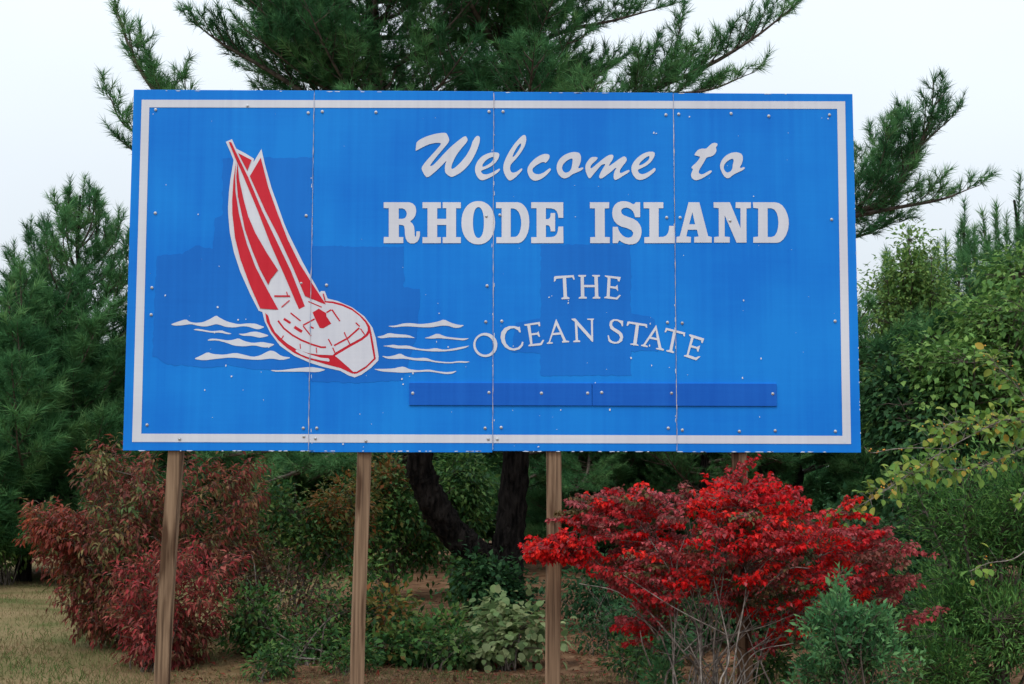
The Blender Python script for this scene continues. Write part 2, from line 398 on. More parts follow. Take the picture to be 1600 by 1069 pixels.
slab_letters = [
 (590, 10, [[(92,172),(490,172),(545,190),(585,230),(600,280),(600,330),(585,385),(555,430),(505,470),(545,505),(568,550),(575,610),(577,680),(585,712),(600,700),(605,625),(660,625),(660,690),(645,745),(620,785),(570,812),(510,812),(465,785),(438,735),(425,670),(422,590),(412,545),(395,528),(330,522),(330,712),(400,715),(400,808),(92,808),(95,712),(172,712),(172,265),(92,262)],[(328,268),(390,268),(425,285),(448,318),(455,350),(448,385),(425,418),(390,430),(328,430)]]),
 (590, 10, [[(700,172),(988,172),(988,265),(930,265),(930,430),(1072,430),(1072,265),(1015,265),(1015,172),(1300,172),(1300,265),(1225,265),(1225,715),(1300,715),(1300,808),(1015,808),(1015,715),(1072,715),(1072,525),(930,525),(930,715),(988,715),(988,808),(700,808),(700,715),(778,715),(778,265),(700,265)]]),
 (740, 10, [ell(72,491,263,337,pw=0.92),ell(75,488,86,240,pw=0.9)]),
 (740, 10, [[(350,172),(690,172),(740,185),(785,218),(820,262),(848,320),(865,390),(872,480),(866,570),(850,640),(820,710),(785,760),(745,792),(700,808),(355,808),(355,715),(438,715),(438,265),(350,265)],[(580,268),(630,270),(670,288),(705,325),(730,385),(743,450),(745,510),(735,590),(715,650),(690,690),(655,710),(580,712)]]),
 (740, 10, [[(900,172),(1402,172),(1402,415),(1325,415),(1318,360),(1298,310),(1260,278),(1210,267),(1130,265),(1130,435),(1165,435),(1190,418),(1202,385),(1205,340),(1275,340),(1275,625),(1205,625),(1200,580),(1188,545),(1165,530),(1130,530),(1130,715),(1220,713),(1265,702),(1300,668),(1318,615),(1325,550),(1402,550),(1405,808),(900,808),(900,715),(985,715),(985,265),(900,265)]]),
 (910, 10, [[(118,172),(422,172),(420,265),(350,270),(352,712),(430,715),(430,808),(122,808),(125,715),(200,712),(198,268),(118,265)]]),
 (910, 10, [[(835,172),(905,172),(905,405),(825,405),(815,360),(795,318),(765,285),(725,262),(685,255),(640,265),(612,288),(608,315),(620,350),(650,375),(720,402),(800,430),(860,468),(900,520),(922,575),(928,640),(915,710),(885,770),(845,808),(790,826),(730,828),(670,815),(620,792),(585,768),(570,772),(555,808),(475,808),(475,555),(555,555),(566,600),(590,645),(630,690),(680,718),(725,724),(770,710),(792,680),(795,645),(770,608),(700,575),(610,550),(545,515),(500,465),(475,405),(468,340),(478,265),(510,210),(555,173),(620,155),(690,158),(745,175),(795,202),(815,198)]]),
 (910, 10, [[(958,172),(1268,172),(1268,265),(1195,265),(1195,712),(1265,710),(1310,692),(1340,650),(1355,600),(1358,540),(1440,540),(1448,808),(970,808),(970,715),(1050,712),(1050,268),(960,265)]]),
 (1050, 8, [[(210,138),(345,138),(455,560),(500,570),(500,640),(280,640),(280,570),(335,565),(315,480),(200,480),(182,562),(240,570),(238,640),(55,640),(60,570),(100,560)],[(258,262),(292,412),(218,412)]]),
 (1050, 8, [[(522,138),(728,138),(860,460),(860,212),(798,208),(800,138),(992,138),(990,210),(935,215),(935,640),(810,640),(662,300),(662,565),(725,570),(725,640),(528,640),(530,570),(588,565),(588,212),(525,205)]]),
 (1050, 8, [[(1015,138),(1290,138),(1340,148),(1385,178),(1420,225),(1448,290),(1462,350),(1465,410),(1455,480),(1432,545),(1395,600),(1355,632),(1320,642),(1018,642),(1020,572),(1080,565),(1082,215),(1020,208)],[(1200,212),(1250,213),(1285,230),(1312,268),(1328,320),(1335,390),(1330,450),(1315,510),(1288,555),(1250,570),(1200,570)]]),
]
for ox, s, loops in slab_letters:
    letter(loops, ox, 300, s)

roman_letters = [
 (850, 420, 11.43, [[(178,240),(180,150),(205,138),(530,120),(550,195),(530,205),(505,160),(395,170),(412,500),(455,520),(455,545),(315,550),(310,525),(350,510),(335,175),(220,185),(205,225)]]),
 (850, 420, 11.43, [[(612,118),(755,118),(750,145),(712,155),(715,295),(905,295),(900,150),(862,140),(862,118),(1000,118),(998,145),(962,152),(972,500),(1010,512),(1005,538),(870,538),(870,515),(910,500),(908,335),(718,335),(722,498),(768,512),(765,538),(620,538),(622,515),(660,500),(655,155),(615,145)]]),
 (850, 420, 11.43, [[(1085,125),(1375,155),(1350,235),(1325,230),(1310,190),(1190,172),(1185,315),(1280,325),(1315,290),(1325,410),(1285,365),(1180,350),(1175,500),(1290,520),(1350,470),(1375,480),(1310,555),(1075,530),(1080,510),(1120,495),(1138,165),(1090,145)]]),
 (730, 480, 10, [ell(283,590,188,188),ell(272,592,140,152,-0.5)]),
 (730, 480, 10, [[(838,395),(815,395),(795,362),(735,330),(680,335),(625,370),(593,430),(587,500),(610,570),(660,625),(720,645),(790,630),(840,585),(855,540),(880,545),(870,600),(820,655),(740,678),(660,667),(590,625),(540,555),(520,470),(532,390),(585,325),(655,297),(740,297),(800,312),(822,305)]]),
 (730, 480, 10, [[(890,270),(1135,232),(1142,300),(1120,300),(1105,268),(985,285),(1002,410),(1090,400),(1115,378),(1140,465),(1115,460),(1095,430),(1008,440),(1020,575),(1145,560),(1180,510),(1205,515),(1165,590),(1130,598),(960,612),(955,595),(985,575),(938,295),(895,290)]]),
 (730, 480, 10, [[(1390,185),(1545,520),(1595,530),(1590,548),(1485,555),(1480,535),(1500,520),(1460,428),(1335,438),(1295,545),(1335,550),(1340,568),(1245,575),(1245,560),(1275,540),(1370,240)],[(1393,285),(1450,395),(1345,405)]]),
 (840, 480, 10, [[(530,182),(590,178),(838,455),(833,205),(775,197),(775,182),(880,180),(880,198),(865,208),(868,540),(850,540),(620,285),(632,515),(665,522),(665,545),(558,548),(558,530),(595,515),(582,230),(535,200)]]),
 (840, 480, 10, [[(1338,215),(1335,300),(1318,300),(1300,255),(1250,220),(1200,215),(1170,240),(1165,285),(1195,322),(1270,365),(1322,412),(1338,470),(1320,530),(1270,565),(1200,572),(1140,555),(1108,530),(1095,440),(1112,440),(1130,500),(1170,535),(1230,545),(1272,520),(1290,475),(1268,425),(1200,382),(1140,340),(1120,280),(1135,220),(1180,192),(1240,190),(1290,205),(1320,213)]]),
 (960, 480, 10, [[(190,290),(205,228),(225,225),(510,268),(515,325),(495,322),(480,298),(385,285),(348,575),(378,590),(375,605),(248,585),(250,570),(295,565),(335,275),(235,258),(210,295)]]),
 (960, 480, 10, [[(655,280),(735,635),(778,660),(770,680),(650,655),(650,640),(690,635),(668,518),(552,492),(485,590),(525,610),(518,628),(415,605),(420,590),(455,580),(640,300)],[(645,360),(662,485),(575,465)]]),
 (960, 480, 10, [[(785,390),(805,325),(825,328),(1108,398),(1100,460),(1082,455),(1075,425),(962,398),(905,675),(935,700),(928,718),(812,690),(815,672),(860,668),(918,385),(825,362),(802,398)]]),
 (960, 480, 10, [[(1165,430),(1185,425),(1405,490),(1380,560),(1360,558),(1355,520),(1240,482),(1205,595),(1290,620),(1340,598),(1315,695),(1295,690),(1285,650),(1195,628),(1160,745),(1270,785),(1320,765),(1345,770),(1280,828),(1235,815),(1085,765),(1090,750),(1130,745),(1200,470),(1172,450)]]),
]
for ox, oy, s, loops in roman_letters:
    letter(loops, ox, oy, s)

# --- sailboat
boat = sheet('sailboat', [[(352,223.1),(361.6,218.9),(368.2,233.6),(383.2,241.4),(396.1,249.3),(395.6,254.5),(407.8,234.2),(413.3,258.5),(423.8,295.1),(434.3,323.9),(443.5,350),(451,367),(471.2,407.4),(488,437.7),(499.2,457.6),(502,455),(507.4,455.6),(510.6,464.2),(512,467),(527.2,470.7),(549.7,480.4),(569.2,494.6),(581.9,511.9),(587.1,528.3),(591.6,556.8),(590.9,563.5),(579.6,574.7),(564.7,585.2),(554.2,589.4),(545.2,586.7),(531.7,579.2),(504.8,573.2),(483.8,566.5),(459.9,556),(437.4,540.3),(422.5,520.8),(413.5,502.9),(409.7,487.9),(403.9,485.7),(390.4,459.6),(375.3,426),(365.2,395.7),(358.4,363.7),(355.9,335),(355.7,325.2),(357,301.7),(359.6,279.4),(364.2,251.9),(359.6,240.1)]], M['white'], 3)
hz = lambda l: Z(l, 400, 440, 6.68)
hull = sheet('hull', [hz([(95,330),(110,420),(160,520),(230,610),(320,690),(400,745),(520,800),(640,835),(760,870),(880,900),(1000,955),(1030,960),(1060,955),(1150,900),(1250,805),(1225,650),(1200,520),(1190,470),(1150,410),(1090,350),(1000,280),(900,235),(800,210),(715,205),(700,300),(400,420),(130,360)])], M['red'], 4, boat)
sheet('deck', [hz([(118,325),(150,440),(200,530),(270,600),(330,650),(420,705),(540,745),(650,762),(800,768),(830,740),(980,652),(1100,588),(1145,550),(1165,515),(1165,480),(1140,430),(1080,362),(1000,302),(900,258),(800,230),(725,222),(600,190),(400,250)])], M['white'], 5, boat)
sheet('transom', [hz([(825,775),(985,680),(1110,612),(1168,565),(1185,540),(1210,690),(1230,800),(1150,880),(1050,940),(1015,940),(960,890),(880,820)])], M['white'], 5, boat)
sheet('hull_stripe', [hz([(415,712),(440,708),(560,760),(680,795),(755,800),(770,820),(760,835),(680,822),(560,795),(470,760),(415,728)])], M['white'], 5, boat)
sheet('mast', [[(356.8,223.8),(360.5,223.6),(372.1,248),(387.1,278.1),(408.9,330),(430.8,375.5),(454.4,424.3),(476.3,479),(467,483.5),(444.3,431),(422.4,382.2),(402.2,330),(375.4,266.3),(368.2,251.3)]], M['red'], 6, boat)
sheet('sail', [[(371.4,240.8),(392.4,251.6),(385.8,268.3)]], M['red'], 6, boat)
sheet('sail', [[(406.8,248),(418.6,293.8),(431.7,330.5),(449.3,375.5),(467.8,412.5),(484.7,439.4),(509.1,476.1),(502.4,473.9),(476.3,463),(457.7,419.2),(434.2,368.7),(414,330),(389.8,276.8)]], M['red'], 6, boat)
sheet('sail', [[(368.2,254.5),(364.2,283.3),(362.3,314.8),(362.7,335),(366.8,372.1),(375.3,405.8),(390.4,446.2),(406.4,482.4),(435,484.5),(417.3,452.9),(398.8,417.5),(385.4,382.2),(376.9,351.9),(372.7,334.4),(367.4,301.7),(366.6,278.1)]], M['red'], 6, boat)
sheet('sail', [[(370.3,256),(368.6,278),(371.2,308.2),(378.4,341),(382.4,360.3),(393.8,392.3),(405.6,420.9),(419,445.8),(422.4,437.7),(434.2,422.9),(417.3,397.3),(398.8,365.4),(387,338.4),(379.3,309.5),(373.4,283.3)]], M['red'], 6, boat)


def stroke(pts, w, name='rigging'):
    pts = hz(pts); w = w / 6.68
    L = []; R_ = []
    for i, p in enumerate(pts):
        a = pts[max(i - 1, 0)]; b = pts[min(i + 1, len(pts) - 1)]
        dx, dy = b[0] - a[0], b[1] - a[1]; d = math.hypot(dx, dy) or 1
        L.append((p[0] - dy / d * w / 2, p[1] + dx / d * w / 2)); R_.append((p[0] + dy / d * w / 2, p[1] - dx / d * w / 2))
    return sheet(name, [L + R_[::-1]], M['red'], 6, boat)


stroke([(230,410),(290,490),(380,560),(470,610),(580,655),(680,685),(730,685)], 18, 'rub_rail')
sheet('cockpit', [hz([(590,325),(655,285),(730,330),(735,365),(785,440),(700,490),(665,485),(620,395)])], M['red'], 6, boat)
for pts, w in (([(490,458),(612,392)], 15), ([(492,466),(575,570)], 13), ([(735,326),(785,296)], 15), ([(792,296),(875,415)], 15),
               ([(815,668),(960,590),(1078,485)], 17), ([(755,600),(792,668)], 13), ([(800,690),(825,745)], 12), ([(920,530),(945,585)], 12), ([(955,605),(980,655)], 11),
               ([(1040,430),(1082,470)], 13), ([(1090,492),(1135,555)], 11), ([(190,155),(355,155)], 17), ([(318,110),(328,146)], 10), ([(265,270),(350,198)], 11),
               ([(360,330),(465,412)], 15), ([(290,390),(360,435)], 24), ([(400,475),(480,525)], 30), ([(545,210),(685,270)], 11), ([(700,130),(720,200)], 13),
               ([(460,650),(465,702)], 9), ([(628,690),(635,748)], 9), ([(287,565),(267,600)], 11), ([(562,470),(602,490)], 16)):
    stroke(pts, w)

# --- waves
wl8 = lambda l: Z(l, 260, 480, 8.889)
wr8 = lambda l: Z(l, 570, 480, 8.889)
for w in (wl8([(55,240),(150,205),(270,168),(320,205),(400,220),(500,212),(600,170),(690,115),(740,150),(850,205),(1000,240),(1130,225),(1240,230),(1300,255),(1365,275),(1300,305),(1250,308),(1130,270),(1050,265),(930,285),(820,275),(750,250),(690,235),(620,255),(530,272),(440,260),(340,235),(200,255),(110,258)]),
          wl8([(365,315),(420,300),(520,315),(620,335),(770,322),(820,345),(915,370),(850,378),(760,355),(620,355),(500,335)]),
          wl8([(990,370),(1080,370),(1170,345),(1240,338),(1310,355),(1430,395),(1350,418),(1290,425),(1180,400),(1060,398)]),
          wl8([(555,465),(620,435),(720,442),(840,462),(920,455),(1000,430),(1080,470),(1200,498),(1330,482),(1420,500),(1510,515),(1430,555),(1350,560),(1220,528),(1080,545),(940,535),(820,490),(700,460)]),
          wl8([(375,718),(480,670),(570,622),(650,650),(800,660),(960,632),(1080,660),(1200,690),(1300,670),(1430,600),(1500,610),(1600,680),(1743,700),(1600,735),(1460,710),(1300,730),(1150,725),(900,695),(700,715),(520,738)]),
          hz([(145,920),(250,925),(400,905),(570,888),(680,905),(730,920),(640,945),(500,938),(300,938),(190,938)]),
          wr8([(310,262),(420,258),(540,225),(640,222),(760,238),(900,225),(1020,200),(1100,170),(1200,220),(1300,248),(1385,250),(1320,285),(1250,290),(1150,258),(1060,258),(920,282),(780,280),(620,268),(520,268),(400,282)]),
          wr8([(160,412),(250,395),(330,358),(440,375),(600,385),(710,432),(600,422),(440,420),(330,420),(230,435)]),
          wr8([(820,430),(900,410),(1010,362),(1120,410),(1250,425),(1360,435),(1455,430),(1380,462),(1300,455),(1150,440),(1040,430),(920,438)]),
          wr8([(240,538),(330,530),(400,520),(480,535),(600,530),(740,575),(880,585),(980,565),(1100,592),(1220,575),(1350,550),(1460,532),(1400,565),(1250,600),(1080,615),(900,612),(740,595),(600,575),(430,572),(330,550)]),
          wr8([(225,675),(330,685),(410,668),(490,640),(570,685),(700,708),(850,700),(950,740),(1100,758),(1200,762),(1300,745),(1475,755),(1400,772),(1300,765),(1180,780),(1000,768),(880,745),(700,738),(540,712),(420,718),(310,715)]),
          wr8([(115,855),(220,855),(400,850),(470,830),(540,822),(620,860),(740,875),(890,862),(1000,885),(1120,900),(1200,895),(1285,880),(1220,920),(1130,928),(1000,905),(880,890),(720,898),(520,908),(400,900),(230,890)])):
    sheet('wave', [w], M['white'], 2.5, smooth=1)

# --- two boards screwed over the lowest line
boards = []
for (xa, xb, ya, yb) in ((639.4, 924.6, 598.6, 632.6), (925.6, 1213, 599.2, 633.4)):
    a = uv((xa, yb)); b = uv((xb, ya))
    boards.append(box_mesh('cover_board', a[0], b[0], -0.0105, -0.001, SIGN_Z + a[1], SIGN_Z + b[1], M['blue_board'], sign, 0.0015))

# --- bolts
def bolt_mesh(r=0.0070, h=0.0065):
    V = []; F = []; n = 10
    for k, (rr, yy) in enumerate(((1.45, 0.0), (1.45, -0.25), (0.95, -0.35), (0.9, -0.8), (0.55, -1.0))):
        for i in range(n):
            t = 2 * math.pi * i / n
            V.append((rr * r * math.cos(t), yy * h, rr * r * math.sin(t)))
        if k:
            for i in range(n):
                j = (i + 1) % n
                F.append((k * n - n + i, k * n - n + j, k * n + j, k * n + i))
    F.append(tuple(range(4 * n, 5 * n)))
    me = bpy.data.meshes.new('bolt'); me.from_pydata(V, [], F); me.update(); me.materials.append(M['bolt'])
    return me


BM = bolt_mesh()
def bolt(p, parent, y):
    a = uv(p); o = bpy.data.objects.new('bolt', BM); col.objects.link(o); o.parent = parent
    o.location = (a[0], y, SIGN_Z + a[1]); o.rotation_euler = (rs.uniform(-0.15, 0.15), rs.uniform(0, 3), rs.uniform(-0.15, 0.15))


for p in ((242,173),(481,178),(503,176),(242,334),(478,338),(237,450),(236,492),(470,443),(510,446),(230,663),(474,668),(495,668),(761,447),(759,503),(784,502),(758,668),(783,667),(760,339),(781,337),(587,177),(764,176),(786,176),(1041,181),(1061,180),(1143,179),(1202,183),(1297,181),(1042,341),(1063,341),(1300,344),(1305,502),(1043,504),(1066,505),(1044,668),(1066,671),(1155,673),(1211,672),(1305,673),(281,685),(475,681),(493,684),(572,688),(763,685),(777,685),(386,167),(1141,346)):
    bolt(p, sign, -0.0045)
for p in ((645,614),(764,613),(846,614),(918,614)): bolt(p, boards[0], -0.0108)
for p in ((940,613),(1049,614),(1207,615)): bolt(p, boards[1], -0.0108)

# --- chipped paint
def chips():
    V = []; F = []
    r = random.Random(11)
    def blob(p, a, b, lay=4):
        c = uv(p); n = r.randint(4, 6); i0 = len(V); ph = r.random() * 6
        for k in range(n):
            t = -2 * math.pi * k / n + ph
            q = r.uniform(0.6, 1.2)
            V.append((c[0] + a * q * math.cos(t), -lay * LAYER, SIGN_Z + c[1] + b * q * math.sin(t)))
        F.append(tuple(range(i0, i0 + n))[::-1])
    for p in ((309,336),(342,417),(340,480),(372,500),(353,571),(362,588),(320,609),(380,609),(686,490),(682,534),(700,542),(858,465),(862,463),(888,470),(888,474),(899,340),(898,291),(1078,184),(1285,186),(1295,187),(1022,209),(1026,210),(1178,308),(1162,470),(1184,612),(953,640),(913,630),(930,598),(805,546),(802,541),(640,588),(630,600),(645,583),(628,592),(841,697),(536,693),(568,697),(1015,540),(1016,506),(986,559),(1018,571),(1046,574),(876,640),(870,670),(420,543),(335,520),(258,462),(238,180),(1320,690),(1160,590),(1189,560)):
        s = r.uniform(0.003, 0.0075); blob(p, s, s * r.uniform(0.8, 1.5))
    for _ in range(80):
        s = r.uniform(0.0012, 0.0032); blob((r.uniform(215, 1325), r.uniform(160, 700)), s, s * r.uniform(0.7, 1.8), 1.5)
    for _ in range(70):      # bottom and top edges
        x = r.uniform(200, 1340); q = r.uniform(0.006, 0.03)
        if r.random() < 0.68: blob((x, 703.8 + 2.4 * (x - 192) / 1153 - 1.0), q, 0.0035, 1.5)
        else: blob((x, 141.8 + 6 * (x - 207) / 1126 + 1.2), q, 0.003, 1.5)
    for _ in range(26):
        y = r.uniform(170, 690); blob((1334.5 + 11.5 * (y - 148) / 558 - 1, y), 0.003, 0.008, 1.5)
    for _ in range(40):      # beside the joints
        x = r.choice((486, 770.5, 1055)) + r.uniform(-2, 2); blob((x, r.uniform(200, 700)), 0.003, r.uniform(0.004, 0.02), 1.5)
    o = build('paint_chips', V, F, M['chip'], sign); o['kind'] = 'stuff'


chips()

# --- posts
def post(xt, xb, wpx, rotz, seed):
    """square post passing photo x xt at the board's lower edge and xb at the foot of the picture"""
    r = np.random.default_rng(seed)
    D = 9.55
    a = at(xt, 706, D); b = at(xb, 1069, D)
    w = wpx / 235.0 / 2
    a[1] = b[1] = 0.021 + w * (abs(math.cos(rotz)) + abs(math.sin(rotz)))
    d = (a - b) / (a[2] - b[2])
    foot = b + d * (-0.35 - b[2]); top = a + d * (SIGN_Z + H - 0.06 - a[2])
    n = 26; V = []; F = []
    prof = []
    c = 0.14
    for sx, sy in ((-1, -1), (1, -1), (1, 1), (-1, 1)):
        prof += ([(sx, sy * (1 - c)), (sx * (1 - c), sy)] if sx * sy > 0 else [(sx * (1 - c), sy), (sx, sy * (1 - c))])
    if True:
        prof = [(-1, -1 + c), (-1 + c, -1), (1 - c, -1), (1, -1 + c), (1, 1 - c), (1 - c, 1), (-1 + c, 1), (-1, 1 - c)]
    cs, sn = math.cos(rotz), math.sin(rotz)
    for k in range(n + 1):
        q = foot + (top - foot) * k / n
        q = q + np.array([0.004 * math.sin(k * 0.5 + seed), 0, 0]) * (1 if q[2] < SIGN_Z else 0.2)
        for px_, py_ in prof:
            s = w * (1 + r.normal(0, 0.012))
            V.append(q + np.array([s * (px_ * cs - py_ * sn), w * (px_ * sn + py_ * cs), 0]))
        if k:
            for i in range(8):
                j = (i + 1) % 8
                F.append((8 * k - 8 + i, 8 * k - 8 + j, 8 * k + j, 8 * k + i))
    F.append(tuple(range(7, -1, -1))); F.append(tuple(range(8 * n, 8 * n + 8)))
    return build('post', V, F, M['post'], sign)


post(280.8, 266.8, 21.5, 0.0, 1)
post(570.5, 563.5, 21.5, 0.14, 2)
post(864.0, 862.0, 23.0, 0.0, 3)
post(1153.0, 1156.3, 23.5, -0.2, 4)

# ------------------------------------------------------------------ plant kit
def unit(v):
    v = np.asarray(v, dtype=float)
    return v / (np.linalg.norm(v, axis=-1, keepdims=True) + 1e-9)


class Wood:
    def __init__(self): self.V = []; self.F = []; self.n = 0
    def tube(self, P, R, k=5, rough=0.0):
        P = np.asarray(P, float); m = len(P)
        T = unit(np.gradient(P, axis=0))
        ref = np.array([0.0, 0, 1]) if abs(T[0][2]) < 0.8 else np.array([1.0, 0, 0])
        X = unit(np.cross(T, ref)); Y = np.cross(T, X)
        t = np.arange(k) * 2 * math.pi / k
        R = np.broadcast_to(np.asarray(R, float), (m,))
        ring = P[:, None, :] + R[:, None, None] * (np.cos(t)[None, :, None] * X[:, None, :] + np.sin(t)[None, :, None] * Y[:, None, :])
        if rough:                                # ridged, plated bark
            g = np.random.default_rng(m * k); rid = 1 + rough * (g.normal(0, 0.5, (1, k)) + g.normal(0, 0.8, (m, k)))
            ring = P[:, None, :] + (ring - P[:, None, :]) * rid[:, :, None]
        I = self.n + np.arange(m * k).reshape(m, k)
        J = np.roll(I, -1, axis=1)
        self.F.append(np.stack([I[:-1], J[:-1], J[1:], I[1:]], -1).reshape(-1, 4))
        self.V.append(ring.reshape(-1, 3)); self.n += m * k
    def twigs(self, A, B, r0, r1):
        """many straight 3-sided twigs at once"""
        A = np.asarray(A); B = np.asarray(B); n = len(A)
        if n == 0: return
        T = unit(B - A); X = unit(np.cross(T, np.array([0.31, 0.52, 0.79]))); Y = np.cross(T, X)
        r0 = np.broadcast_to(np.asarray(r0, float), (n,)); r1 = np.broadcast_to(np.asarray(r1, float), (n,))
        vs_ = []
        for P, r in ((A, r0), (B, r1)):
            for q in range(3):
                a = q * 2.0944
                vs_.append(P + r[:, None] * (math.cos(a) * X + math.sin(a) * Y))
        V = np.stack(vs_, 1)
        base = self.n + 6 * np.arange(n)[:, None]
        f = np.array([[0, 1, 4, 3], [1, 2, 5, 4], [2, 0, 3, 5]])
        self.F.append((base[:, :, None] + f[None]).reshape(-1, 4)); self.V.append(V.reshape(-1, 3)); self.n += 6 * n
    def make(self, name, mat, parent):
        return build(name, np.concatenate(self.V), np.concatenate(self.F), mat, parent, smooth=True)


def curve(P, n=10):
    """smooth path through waypoints"""
    P = np.asarray(P, float)
    if len(P) == 2: return P[0] + (P[1] - P[0]) * np.linspace(0, 1, n)[:, None]
    Q = np.vstack([2 * P[0] - P[1], P, 2 * P[-1] - P[-2]])
    out = []; m = len(P) - 1; per = max(2, int(math.ceil(n / m)))
    for i in range(m):
        p0, p1, p2, p3 = Q[i:i + 4]
        t = np.linspace(0, 1, per, endpoint=False)[:, None]
        out.append(0.5 * (2 * p1 + (p2 - p0) * t + (2 * p0 - 5 * p1 + 4 * p2 - p3) * t ** 2 + (3 * p1 - p0 - 3 * p2 + p3) * t ** 3))
    out.append(P[-1:])
    return np.vstack(out)


def frames(axis, nrm):
    a = unit(axis); x = unit(np.cross(a, nrm)); z = np.cross(x, a)
    return np.stack([x, a, z], -1)          # columns: side, along, normal


def scatter(templ, tris, pos, R, scale, tint):
    """templ (k,3) copies -> V, F, per-vertex tint"""
    n = len(pos); k = len(templ)
    S = np.asarray(scale, float).reshape(n, -1)
    if S.shape[1] == 1: S = np.repeat(S, 3, 1)
    loc = templ[None] * S[:, None, :]
    V = pos[:, None, :] + np.einsum('nij,nkj->nki', R, loc)
    F = (np.arange(n)[:, None, None] * k + tris[None]).reshape(-1, 3)
    return V.reshape(-1, 3), F, np.repeat(tint, k, axis=0)


def tuft_template(rng, n=14, wid=0.035):
    """a shoot of pine needles, unit length, pointing along y"""
    V = []; T = []
    for i in range(n):
        az = i * 2.399 + rng.uniform(0, 0.6); sp = rng.uniform(0.22, 1.0)
        d = np.array([math.sin(sp) * math.cos(az), math.cos(sp), math.sin(sp) * math.sin(az)])
        b = np.array([0, rng.uniform(-0.35, 0.25), 0])
        s = unit(np.cross(d, rng.normal(size=3)))
        L = rng.uniform(0.65, 1.0)
        V += [b - s * wid, b + s * wid, b + d * L + np.array([0, 0, -0.05])]
        T.append((3 * i, 3 * i + 1, 3 * i + 2))
    return np.array(V), np.array(T)


